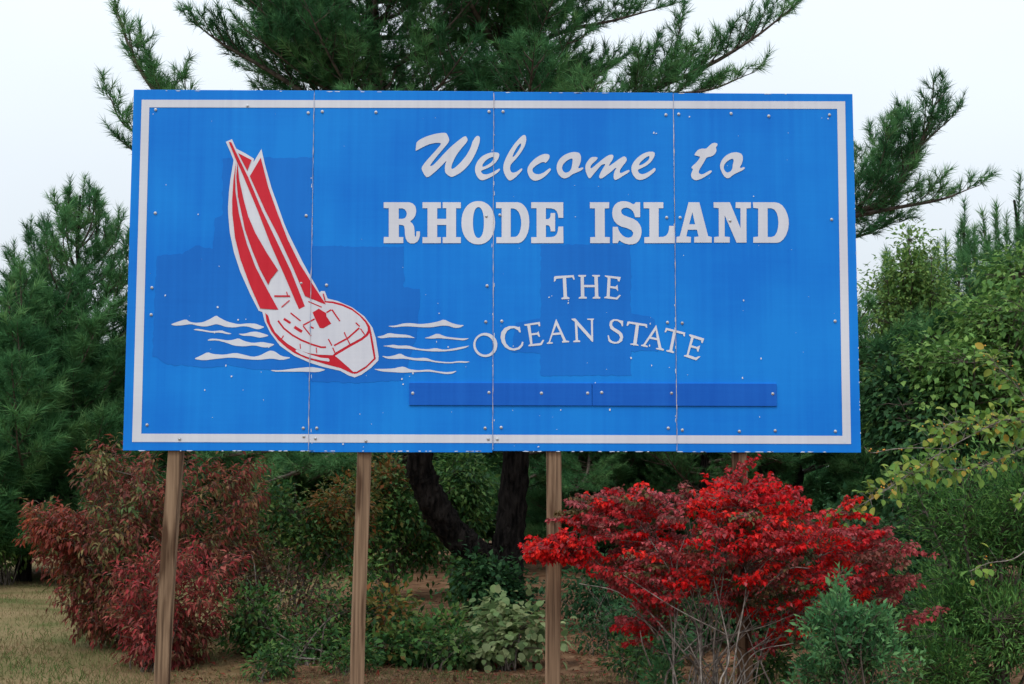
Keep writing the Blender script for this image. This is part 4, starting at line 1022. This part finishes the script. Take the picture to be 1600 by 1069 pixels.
# --- scarlet burning bush
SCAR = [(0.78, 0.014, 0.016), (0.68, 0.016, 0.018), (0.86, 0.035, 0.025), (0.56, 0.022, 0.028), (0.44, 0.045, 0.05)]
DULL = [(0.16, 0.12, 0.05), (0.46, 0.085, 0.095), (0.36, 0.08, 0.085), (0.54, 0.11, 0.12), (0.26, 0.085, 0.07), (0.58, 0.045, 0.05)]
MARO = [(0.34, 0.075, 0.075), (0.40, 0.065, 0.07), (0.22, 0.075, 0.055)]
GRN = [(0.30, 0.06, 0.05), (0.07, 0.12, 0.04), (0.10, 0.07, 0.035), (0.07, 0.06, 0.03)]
def burning_bush():
    rng = np.random.default_rng(43)
    base = ground_at(1108, 9.2)
    root = thing('burning_bush', 'spreading bush with scarlet leaves over bare grey stems in front of the sign posts', 'shrub', base)
    out = [(836, 862), (862, 838), (880, 798), (905, 778), (940, 776), (975, 764), (1010, 772), (1060, 764), (1100, 772), (1130, 764), (1140, 736), (1158, 724), (1168, 758), (1218, 750), (1222, 772), (1252, 792), (1300, 802), (1318, 784), (1342, 792), (1345, 828), (1400, 842), (1438, 846), (1432, 866), (1392, 884), (1412, 904), (1392, 924), (1452, 944), (1448, 972), (1405, 990), (1350, 975), (1290, 965), (1262, 1005), (1228, 1020), (1182, 1012), (1206, 975), (1150, 952), (1090, 930), (1058, 925), (1040, 975), (1016, 1010), (988, 1000), (978, 962), (1004, 935), (952, 910), (936, 884), (900, 892), (866, 884)]
    cen = np.concatenate([sample_poly(rng, out, 9.2, 0.62, 560, 0.15),
                          sample_poly(rng, [(834, 862), (858, 846), (905, 842), (930, 862), (915, 888), (872, 886)], 9.0, 0.14, 34),
                          sample_poly(rng, [(876, 800), (900, 782), (950, 776), (990, 764), (1010, 790), (930, 815), (890, 815)], 9.25, 0.2, 26),
                          sample_poly(rng, [(1110, 760), (1140, 718), (1168, 724), (1182, 752), (1222, 750), (1250, 800), (1170, 820), (1120, 800)], 9.3, 0.3, 14)])
    NS = len(cen)
    d = cen - CAM; dep = d @ fw; qx = 800 + FPX * (d @ rt) / dep; qy = 534.5 - FPX * (d @ up) / dep
    axis_x = base[0]
    pos = []; ax = []; nr = []; col_ = []; A = []; B = []; roots = []
    for k in range(NS):
        c = cen[k]; dx = c[0] - axis_x; dy = c[1] - base[1]
        a = math.atan2(dy + rng.normal(0, 0.25), dx + rng.normal(0, 0.25))
        ln = rng.uniform(0.08, 0.24)
        h = np.array([math.cos(a), math.sin(a), rng.uniform(-0.3, 1.0)]); h /= np.linalg.norm(h)
        lat = unit(np.cross(h, (0, 0, 1)))
        r0 = c - h * ln * 0.5; tip = c + h * ln * 0.5; roots.append(r0); A.append(r0); B.append(tip)
        # autumn colour of a whole spray: scarlet mostly at the left end and right of centre, dusky rose in the middle, some still green low inside
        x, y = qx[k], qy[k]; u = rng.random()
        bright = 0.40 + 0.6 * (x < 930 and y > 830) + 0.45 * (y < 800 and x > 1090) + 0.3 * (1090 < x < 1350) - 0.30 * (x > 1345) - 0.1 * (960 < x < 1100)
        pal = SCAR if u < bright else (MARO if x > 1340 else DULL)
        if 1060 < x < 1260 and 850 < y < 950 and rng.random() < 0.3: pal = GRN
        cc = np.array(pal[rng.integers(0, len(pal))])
        n = max(2, int(ln / 0.042))
        nodes = [r0 + (tip - r0) * t for t in np.linspace(0.1, 1, n)]
        for sgn in (-1, 1):
            for t in np.arange(0.2, 0.95, 0.33):
                q = r0 + (tip - r0) * t; e = q + (0.6 * h + sgn * lat * rng.uniform(0.5, 1)) * rng.uniform(0.05, 0.11); A.append(q); B.append(e)
                nodes += [e]
        for q in nodes:
            m = rng.integers(6, 10)
            az = rng.uniform(0, 6.28) + np.arange(m) * 6.283 / m
            o = np.stack([np.cos(az), np.sin(az), np.full(m, -0.9) + rng.normal(0, 0.5, m)], 1) + rng.normal(0, 0.2, (m, 3)) + 0.35 * h
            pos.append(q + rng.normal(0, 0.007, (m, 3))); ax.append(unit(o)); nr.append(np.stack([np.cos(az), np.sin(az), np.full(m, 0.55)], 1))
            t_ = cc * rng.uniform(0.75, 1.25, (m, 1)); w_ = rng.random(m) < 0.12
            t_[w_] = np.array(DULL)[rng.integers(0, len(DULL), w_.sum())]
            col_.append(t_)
    w = Wood(); pts = []
    roots = np.array(roots)
    for k in rng.choice(NS, 28, replace=False):
        f = base + np.array([rng.normal(0, 0.17), rng.normal(0, 0.16), -0.05]); e = roots[k]; dd = e - f
        c = curve([f, f + dd * (0.06, 0.1, 0.22) + rng.normal(0, 0.04, 3), f + dd * (0.22, 0.25, 0.48) + rng.normal(0, 0.05, 3), f + dd * (0.6, 0.6, 0.8) + rng.normal(0, 0.04, 3), e], 16)
        w.tube(c, np.linspace(rng.uniform(0.005, 0.011), 0.0025, len(c)), 5); pts.append(c[len(c) // 2:])
        for _ in range(1):                       # crooked side stems
            i = rng.integers(4, 10); g = c[i]; e2 = g + np.array([rng.normal(0, 0.22), rng.normal(0, 0.2), rng.uniform(0.2, 0.5)])
            c2 = curve([g, (g + e2) / 2 + rng.normal(0, 0.04, 3), e2], 7); w.tube(c2, np.linspace(0.005, 0.002, len(c2)), 4)
    pts = np.concatenate(pts)
    # bare outer twigs
    for wp in ([(1110, 1000, 9.1), (1190, 980, 8.9), (1240, 960, 8.8)], [(1120, 1040, 9.0), (1150, 985, 8.8), (1180, 900, 8.8), (1225, 850, 8.8)], [(1150, 1069, 8.8), (1180, 1020, 8.7), (1240, 1005, 8.6)], [(1030, 1000, 9.0), (1000, 960, 8.9), (965, 925, 8.8), (905, 912, 8.8)], [(1180, 930, 8.8), (1230, 890, 8.7), (1265, 888, 8.7)], [(1060, 930, 8.9), (1058, 880, 8.8), (1070, 840, 8.8)], [(1016, 1040, 8.9), (1005, 1010, 8.8), (1000, 985, 8.8)]):
        c = curve([at(*q) for q in wp], 10); w.tube(c, np.linspace(0.006, 0.002, len(c)), 5)
    w.make('stems', M['grey_twig'], root)
    t = Wood(); J = np.array([pts[np.argmin(np.linalg.norm(pts - r, axis=1) + 0.5 * np.maximum(0, pts[:, 2] - r[2]))] for r in roots])
    t.twigs(J, roots, 0.0032, 0.0022); t.twigs(np.array(A), np.array(B), 0.0022, 0.001); t.make('twigs', M['twig'], root)['kind'] = 'stuff'
    pos = np.concatenate(pos); ax = np.concatenate(ax); T = np.concatenate(col_); n = len(pos)
    L_ = rng.uniform(0.023, 0.040, n)
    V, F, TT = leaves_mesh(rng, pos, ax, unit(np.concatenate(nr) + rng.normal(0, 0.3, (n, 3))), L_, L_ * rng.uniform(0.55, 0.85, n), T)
    print('burning bush leaves', n)
    build('foliage', V, F, M['leaf'], root, tint=TT)


burning_bush()

# --- blue-green shrub in the front
BAY = [(0.065, 0.195, 0.072), (0.10, 0.26, 0.095), (0.05, 0.15, 0.06), (0.15, 0.32, 0.115)]
shrub('bayberry_shrub', 'small blue green shrub with narrow upright leaves in front of the scarlet bush', 'shrub', ground_at(1315, 8.3), None,
      700, 9, 0.048, [BAY], droop=-0.35, spread=0.020, stems=34, seed=44, aspect=0.40, upright=0.25, stem_r=0.006, spray=5, spray_len=0.085, rise=1.0, polys=[
          ([(1300, 925), (1312, 902), (1328, 920), (1335, 955), (1362, 965), (1376, 948), (1390, 972), (1395, 1000), (1440, 1040), (1450, 1110), (1232, 1110), (1230, 1050), (1248, 1025), (1238, 995), (1262, 968), (1284, 962)], 8.3, 0.42, 1, 0)])

# --- right-hand thicket
MID = [(0.12, 0.245, 0.06), (0.165, 0.32, 0.078), (0.08, 0.18, 0.05), (0.24, 0.39, 0.10)]
PALE = [(0.16, 0.29, 0.075), (0.12, 0.24, 0.07), (0.23, 0.34, 0.09)]
DARK = [(0.026, 0.080, 0.034), (0.042, 0.115, 0.045), (0.06, 0.15, 0.055)]
shrub('sapling_tree', 'airy pale green sapling with small leaves showing above the edge of the sign', 'tree', ground_at(1420, 19.5),
      [cl(1420, 430, 19.5, 40, 0.5, 55, 1.5, 0), cl(1385, 480, 19.5, 45, 0.5, 50, 1.3, 0), cl(1460, 470, 19.5, 50, 0.5, 50, 1.5, 0), cl(1430, 560, 19.5, 90, 0.7, 70, 2.5, 0), cl(1425, 385, 19.5, 14, 0.2, 22, 0.25, 0), cl(1500, 540, 19.3, 60, 0.6, 60, 1.6, 0)],
      620, 13, 0.085, [PALE], droop=0.35, spread=0.13, stems=26, seed=45, aspect=0.55, shell=0.3, stem_r=0.02, twig_r=0.005)
shrub('leafy_thicket', 'tall broad leaved thicket on the right, draped over by yellow green vine', 'shrub', ground_at(1510, 14.0),
      [cl(1560, 520, 14.2, 75, 0.8, 90, 3, 0), cl(1490, 600, 13.8, 80, 0.7, 80, 3, 0), cl(1600, 640, 13.6, 90, 0.8, 90, 2.5, 0), cl(1430, 680, 13.8, 70, 0.6, 80, 2.2, 1), cl(1390, 620, 14.2, 40, 0.5, 70, 1.2, 1), cl(1500, 740, 13.6, 100, 0.7, 80, 2.2, 1), cl(1590, 430, 14.8, 50, 0.5, 40, 1.0, 0), cl(1680, 560, 14.0, 80, 0.8, 120, 2, 0), cl(1450, 860, 13.6, 110, 0.8, 100, 2.2, 1)],
      1900, 13, 0.085, [MID, DARK], droop=0.45, spread=0.10, stems=34, seed=46, aspect=0.6, shell=0.3, stem_r=0.022, twig_r=0.004)
CED = [(0.075, 0.195, 0.052), (0.125, 0.285, 0.07), (0.19, 0.37, 0.095), (0.055, 0.145, 0.045)]
shrub('juniper_bush', 'dense dark juniper with fine scaly sprays at the lower right corner', 'shrub', ground_at(1540, 10.3),
      [cl(1520, 830, 10.5, 80, 0.5, 90, 3, 0), cl(1600, 800, 10.4, 80, 0.5, 130, 3, 0), cl(1490, 950, 10.2, 70, 0.5, 80, 2.4, 0), cl(1580, 980, 10.0, 110, 0.6, 100, 3.2, 0), cl(1480, 1040, 9.8, 70, 0.4, 60, 1.8, 0), cl(1680, 900, 10.4, 80, 0.6, 160, 2, 0), cl(1450, 780, 10.8, 35, 0.3, 50, 0.8, 0)],
      1900, 13, 0.062, [CED], droop=-0.15, spread=0.055, stems=26, seed=47, aspect=0.22, shell=0.3, upright=0.25, stem_r=0.018)


# --- yellow-green bittersweet vine
def vine():
    rng = np.random.default_rng(48)
    base = ground_at(1625, 10.2)
    root = thing('bittersweet_vine', 'yellow green vine with orange berries arching over the juniper towards the sign', 'vine', base)
    w = Wood(); pos = []; ax = []; tint = []; ber = []
    YG = np.array([(0.22, 0.33, 0.06), (0.17, 0.30, 0.06), (0.28, 0.34, 0.065), (0.13, 0.26, 0.055), (0.45, 0.33, 0.06)])
    paths = [([(1640, 900, 10.3), (1640, 720, 10.1), (1590, 655, 9.9), (1500, 690, 9.6), (1420, 742, 9.4), (1370, 775, 9.3), (1300, 815, 9.2), (1252, 856, 9.15)], 160, 0.25),
             ([(1640, 720, 10.1), (1600, 620, 10.0), (1560, 575, 10.0), (1548, 560, 10.0)], 80, 0.1), ([(1600, 660, 9.9), (1540, 668, 9.8), (1490, 660, 9.75), (1450, 690, 9.7)], 120, 0.0),
             ([(1600, 700, 10.0), (1530, 730, 9.7), (1460, 735, 9.6), (1400, 745, 9.5)], 130, 0.0),
             ([(1640, 820, 10.0), (1590, 870, 9.8), (1545, 880, 9.75), (1515, 893, 9.7)], 16, 0.5), ([(1640, 700, 10.0), (1600, 770, 9.8), (1585, 800, 9.75)], 12, 0.4)]
    for wp, n, st in paths:
        c = curve([at(*q) for q in wp], 24); w.tube(c, np.linspace(0.0045, 0.002, len(c)), 5)
        t = rng.uniform(st, 0.86 if n > 150 else 1.0, n) * (len(c) - 1.001); i = t.astype(int); f = (t - i)[:, None]
        p = c[i] * (1 - f) + c[i + 1] * f
        tg = unit(c[i + 1] - c[i])
        a = unit(0.3 * tg + rng.normal(0, 0.7, (n, 3)) + np.array([0, 0, 0.25]))
        q = p + a * rng.uniform(0.01, 0.12, (n, 1))
        w.twigs(p, q, 0.0015, 0.001)
        pos.append(q); ax.append(unit(a + np.array([0, 0, -0.5])))
        tint.append(YG[rng.integers(0, 4 + (rng.random(n) < 0.25).astype(int))] * rng.uniform(0.8, 1.2, (n, 1)))
        for k in rng.integers(0, n, n // 7): ber.append(q[k] + rng.normal(0, 0.015, 3))
    tw = curve([at(1500, 703, 9.7), at(1440, 700, 9.6), at(1395, 702, 9.55), at(1362, 708, 9.5), at(1350, 698, 9.48)], 12); w.tube(tw, 0.0028, 4)
    for k in (5, 7, 8, 10):
        for _ in range(2): ber.append(tw[min(k, len(tw) - 1)] + rng.normal(0, 0.012, 3))
    w.make('stem', M['grey_twig'], root)
    pos = np.concatenate(pos); ax = np.concatenate(ax); tint = np.concatenate(tint); n = len(pos)
    ln = rng.uniform(0.04, 0.075, n)
    V, F, T = leaves_mesh(rng, pos, ax, unit(np.array([0, -0.4, 1.0]) + rng.normal(0, 0.4, (n, 3))), ln, ln * 0.72, tint, (ROUND_V, ROUND_T))
    build('foliage', V, F, M['leaf'], root, tint=T)
    oc_v = np.array([(1, 0, 0), (-1, 0, 0), (0, 1, 0), (0, -1, 0), (0, 0, 1), (0, 0, -1)], float)
    oc_f = np.array([(0, 2, 4), (2, 1, 4), (1, 3, 4), (3, 0, 4), (2, 0, 5), (1, 2, 5), (3, 1, 5), (0, 3, 5)])
    b = np.array(ber); V, F, _ = scatter(oc_v, oc_f, b, np.repeat(np.eye(3)[None], len(b), 0), np.full(len(b), 0.0075), np.zeros((len(b), 3)))
    build('berries', V, F, M['berry'], root, smooth=True)['kind'] = 'stuff'


vine()

# --- undergrowth under the sign
GREENB = [(0.045, 0.125, 0.034), (0.075, 0.18, 0.044), (0.03, 0.085, 0.028), (0.12, 0.21, 0.05)]
AUT = [(0.24, 0.12, 0.03), (0.17, 0.15, 0.04), (0.12, 0.14, 0.04), (0.26, 0.09, 0.03)]
BROWN = [(0.10, 0.055, 0.035), (0.14, 0.075, 0.04), (0.075, 0.06, 0.03), (0.13, 0.035, 0.03)]
PLEAF = [(0.24, 0.30, 0.13), (0.19, 0.27, 0.10), (0.29, 0.33, 0.15), (0.15, 0.23, 0.09)]
UG = 'undergrowth beneath the pines'
def under(name, label, px, D, clumps, n, per, leaf, pal, seed, **k):
    shrub(name, label, 'shrub', ground_at(px, D), clumps, n, per, leaf, pal, seed=seed, group=UG, **k)


under('woodland_shrub', 'mid green shrub with a few orange leaves seen beside the curved trunk', 610, 19.5,
      [cl(610, 780, 19.5, 70, 0.7, 60, 2, 0), cl(600, 745, 19.5, 28, 0.4, 20, 0.5, 1), cl(570, 840, 19.3, 80, 0.7, 60, 2, 0), cl(660, 840, 19.8, 60, 0.5, 50, 1.5, 0)], 520, 12, 0.095, [GREENB, AUT], 51, spread=0.12, aspect=0.55, stems=18)
under('woodland_shrub', 'green shrub framed between the curved trunk and the main trunk', 715, 20.5,
      [cl(715, 750, 20.5, 50, 0.6, 55, 2, 0), cl(725, 810, 20.5, 40, 0.5, 40, 1, 0)], 300, 12, 0.10, [GREENB], 52, spread=0.12, aspect=0.55)
under('woodland_shrub', 'green and yellowing shrub between the first two posts in the shade of the pines', 480, 17.5,
      [cl(470, 850, 17.5, 90, 0.6, 70, 2, 0), cl(530, 800, 17.8, 60, 0.5, 40, 1.2, 1), cl(420, 800, 17.6, 50, 0.5, 50, 1.2, 0)], 480, 12, 0.085, [GREENB, AUT], 53, spread=0.11, aspect=0.5)
under('tangled_brush', 'tangle of dull red brown brush and dead twigs to the right of the leftmost post', 430, 13.2,
      [cl(400, 900, 13.4, 60, 0.4, 60, 1.5, 0), cl(470, 930, 13.2, 70, 0.4, 60, 1.5, 0), cl(410, 1000, 12.6, 80, 0.4, 40, 1.2, 1), cl(510, 990, 12.8, 50, 0.4, 50, 1.0, 0)], 420, 7, 0.06, [BROWN, GREENB], 54, spread=0.08, stems=40, stem_mat='grey_twig', stem_r=0.006, aspect=0.45)
under('creeping_plant', 'low green creeping plant at the foot of the second post', 590, 12.4,
      [cl(600, 975, 12.6, 55, 0.4, 42, 2, 0), cl(575, 920, 12.8, 20, 0.25, 40, 0.6, 0), cl(690, 995, 12.6, 70, 0.4, 30, 2, 0), cl(630, 1010, 12.0, 80, 0.35, 24, 1.6, 0), cl(600, 960, 12.2, 40, 0.2, 30, 0.4, 1)], 360, 11, 0.075, [GREENB, AUT], 55, spread=0.075, aspect=0.6, droop=0.3)
under('creeping_plant', 'low green weeds below the crimson shrub between the first two posts', 470, 12.0,
      [cl(470, 1010, 12.2, 80, 0.4, 30, 2, 0), cl(390, 960, 12.4, 50, 0.3, 50, 1.3, 0), cl(520, 960, 12.5, 40, 0.3, 60, 1, 0)], 260, 11, 0.065, [GREENB, BROWN], 56, spread=0.075, aspect=0.55, droop=0.3)
under('pale_vine', 'pale green heart leaved vine mounded on the ground beside the third post', 790, 12.1,
      [cl(790, 1005, 12.1, 60, 0.3, 34, 2, 0), cl(770, 965, 12.3, 30, 0.2, 24, 0.6, 0), cl(830, 985, 12.1, 24, 0.2, 34, 0.7, 0), cl(745, 1020, 12.0, 24, 0.2, 20, 0.5, 0)], 130, 10, 0.075, [PLEAF], 57, spread=0.08, aspect=0.85, droop=0.75, templ=(ROUND_V, ROUND_T))
under('ivy', 'dark ivy climbing over the forked foot of the big pine', 775, 16.2,
      [cl(770, 920, 16.2, 50, 0.3, 45, 2, 0), cl(800, 940, 16.2, 50, 0.3, 40, 1.3, 0), cl(735, 905, 16.5, 28, 0.3, 30, 0.8, 1)], 300, 11, 0.085, [DARK, GREENB], 58, spread=0.09, aspect=0.7)
under('woodland_shrub', 'dark shrub in the gloom past the third post', 950, 15.0,
      [cl(930, 920, 15.2, 70, 0.5, 50, 2, 0), cl(1000, 960, 14.8, 70, 0.5, 50, 1.6, 0)], 260, 9, 0.08, [DARK], 59, spread=0.11, aspect=0.5, stems=30, stem_mat='grey_twig', stem_r=0.007)
under('woodland_shrub', 'dark green shrub behind the bare stems of the scarlet bush', 1100, 13.5,
      [cl(1090, 960, 13.5, 110, 0.5, 70, 2, 0), cl(1200, 940, 13.5, 80, 0.5, 80, 1.6, 0), cl(1040, 1010, 12.0, 40, 0.3, 30, 0.7, 0)], 420, 11, 0.075, [DARK, GREENB], 60, spread=0.1, aspect=0.5)
under('woodland_shrub', 'dark green shrub behind the outer end of the scarlet bush', 1350, 13.0,
      [cl(1330, 900, 13.2, 100, 0.6, 120, 2, 0), cl(1400, 960, 12.8, 70, 0.5, 90, 1.4, 0)], 460, 11, 0.075, [DARK], 61, spread=0.1, aspect=0.5)
under('woodland_shrub', 'light green bush under the pine boughs at the far edge of the grass', 25, 22.5,
      [cl(25, 830, 22.5, 45, 0.5, 45, 2, 0), cl(-20, 850, 22.0, 40, 0.5, 40, 1, 0)], 260, 11, 0.10, [PALE, GREENB], 62, spread=0.13, aspect=0.5)
under('weed_clump', 'bright green weed clump beside the bare stems of the scarlet bush', 1028, 9.4,
      [cl(1030, 1055, 9.3, 26, 0.15, 22, 1, 0)], 30, 12, 0.06, [BAY], 63, spread=0.05, aspect=0.4, droop=-0.2, stem_r=0.004, stems=8, upright=0.3)


for k, (px, py, D_, w_, lab, pl) in enumerate((
        (540, 1040, 11.3, 40, 'small leafy weed at the foot of the second post', GREENB), (420, 1050, 11.2, 36, 'small leafy weed nearer the leftmost post, beside the dead sticks', GREENB),
        (690, 1030, 11.9, 60, 'low weed patch midway between the second and third posts', GREENB), (930, 1000, 13.0, 60, 'low dark weed in the shade past the third post', DARK),
        (980, 1045, 10.6, 40, 'low weed under the drooping left tip of the scarlet bush', GREENB), (1190, 1050, 9.6, 50, 'green weed growing behind the stems at the foot of the fourth post', GREENB))):
    under('weed_clump', lab, px, D_, [cl(px, py - 12, D_, w_, 0.25, 22, 1, 0), cl(px + w_ * 0.5, py - 22, D_, w_ * 0.4, 0.2, 24, 0.6, 0)], 70, 9, 0.055, [pl], 90 + k, spread=0.05, aspect=0.5, droop=0.1, stem_r=0.003, stems=12)


# ------------------------------------------------------------------ grass and litter
def grass():
    rng = np.random.default_rng(71)
    n = 70000
    D = 10.2 + 17 * rng.random(n) ** 1.6; px = rng.uniform(-120, 1500, n)
    keep = (px < 330 + 40 * rng.normal(size=n)) | ((D < 11.6) & (rng.random(n) < 0.75))
    D = D[keep]; px = px[keep]; n = len(D)
    base = CAM[None] + D[:, None] * (fw[None] + rt[None] * ((px - 800) / FPX)[:, None])
    base[:, 2] = gz(base[:, 0], base[:, 1]) * np.clip(1.5 - np.hypot(base[:, 0], base[:, 1] - 6) / 14.0, 0, 1) - 0.005
    pn = np.sin(base[:, 0] * 1.7 + 1) * np.cos(base[:, 1] * 1.1) + 0.6 * np.sin(base[:, 0] * 4.1 + base[:, 1] * 3.3) + rng.normal(0, 0.5, n)
    tan = np.array((0.25, 0.18, 0.09)); grn = np.array((0.09, 0.16, 0.04)); brn = np.array((0.22, 0.14, 0.075))
    f = np.clip(0.5 + 0.35 * pn, 0, 1)[:, None]
    tint = grn * (1 - f) + tan * f
    m = rng.random(n) < 0.2; tint[m] = brn
    tint *= rng.uniform(0.75, 1.2, (n, 1))
    T = np.array([(-0.5, 0, 0), (0.5, 0, 0), (0.15, 0.6, 0.05), (0, 1, 0.25)], float)
    tr = np.array([(0, 1, 2), (0, 2, 3)])
    ax = unit(np.array([0, 0, 1.0]) + rng.normal(0, 0.55, (n, 3)))
    h = rng.uniform(0.025, 0.07, n)
    V, F, TT = scatter(T, tr, base, frames(ax, rng.normal(size=(n, 3))), np.stack([np.full(n, 0.006), h, h], 1), tint)
    o = build('grass', V, F, M['grass'], tint=TT); tag(o, 'dry mown grass, tan with green patches', 'grass', kind='stuff')
    # fallen leaves and needles
    n = 9000
    D = 10.4 + 9 * rng.random(n) ** 1.5; px = rng.uniform(260, 1500, n)
    base = CAM[None] + D[:, None] * (fw[None] + rt[None] * ((px - 800) / FPX)[:, None])
    base[:, 2] = gz(base[:, 0], base[:, 1]) * np.clip(1.5 - np.hypot(base[:, 0], base[:, 1] - 6) / 14.0, 0, 1) + 0.012
    pal = np.array([(0.22, 0.12, 0.06), (0.16, 0.075, 0.04), (0.28, 0.17, 0.08), (0.30, 0.06, 0.04), (0.12, 0.07, 0.04)])
    tint = pal[rng.integers(0, 5, n)] * rng.uniform(0.7, 1.2, (n, 1))
    ln = rng.uniform(0.03, 0.075, n)
    V, F, TT = leaves_mesh(rng, base, unit(rng.normal(size=(n, 3)) * (1, 1, 0.2)), unit(np.array([0, 0, 1.0]) + rng.normal(0, 0.25, (n, 3))), ln, ln * 0.4, tint)
    o = build('leaf_litter', V, F, M['leaf'], tint=TT); tag(o, 'brown fallen leaves and needles on the ground', 'leaf litter', kind='stuff')


grass()

# a few dead sticks on the ground
rk = np.random.default_rng(81)
for (pa, pb, lab) in (((430, 1022, 11.6), (500, 1030, 11.5), 'pale dead stick lying on the ground nearest the leftmost post'),
                      ((438, 1005, 12.1), (462, 1020, 12.0), 'short pale dead stick propped in the low weeds'),
                      ((470, 1010, 12.0), (512, 1020, 11.9), 'thin grey stick lying beside the second post')):
    a = at(*pa); b = at(*pb)
    a[2] = max(0.03, a[2]); b[2] = max(0.03, b[2])
    root = Wood(); root.tube(curve([a, (a + b) / 2 + rk.normal(0, 0.02, 3), b], 7), 0.008, 6)
    o = build('dead_stick', np.concatenate(root.V), np.concatenate(root.F), M['grey_twig'], origin=a, smooth=True)
    tag(o, lab, 'stick', 'dead sticks on the ground')
print('tris', sum(len(m.polygons) for m in bpy.data.meshes))
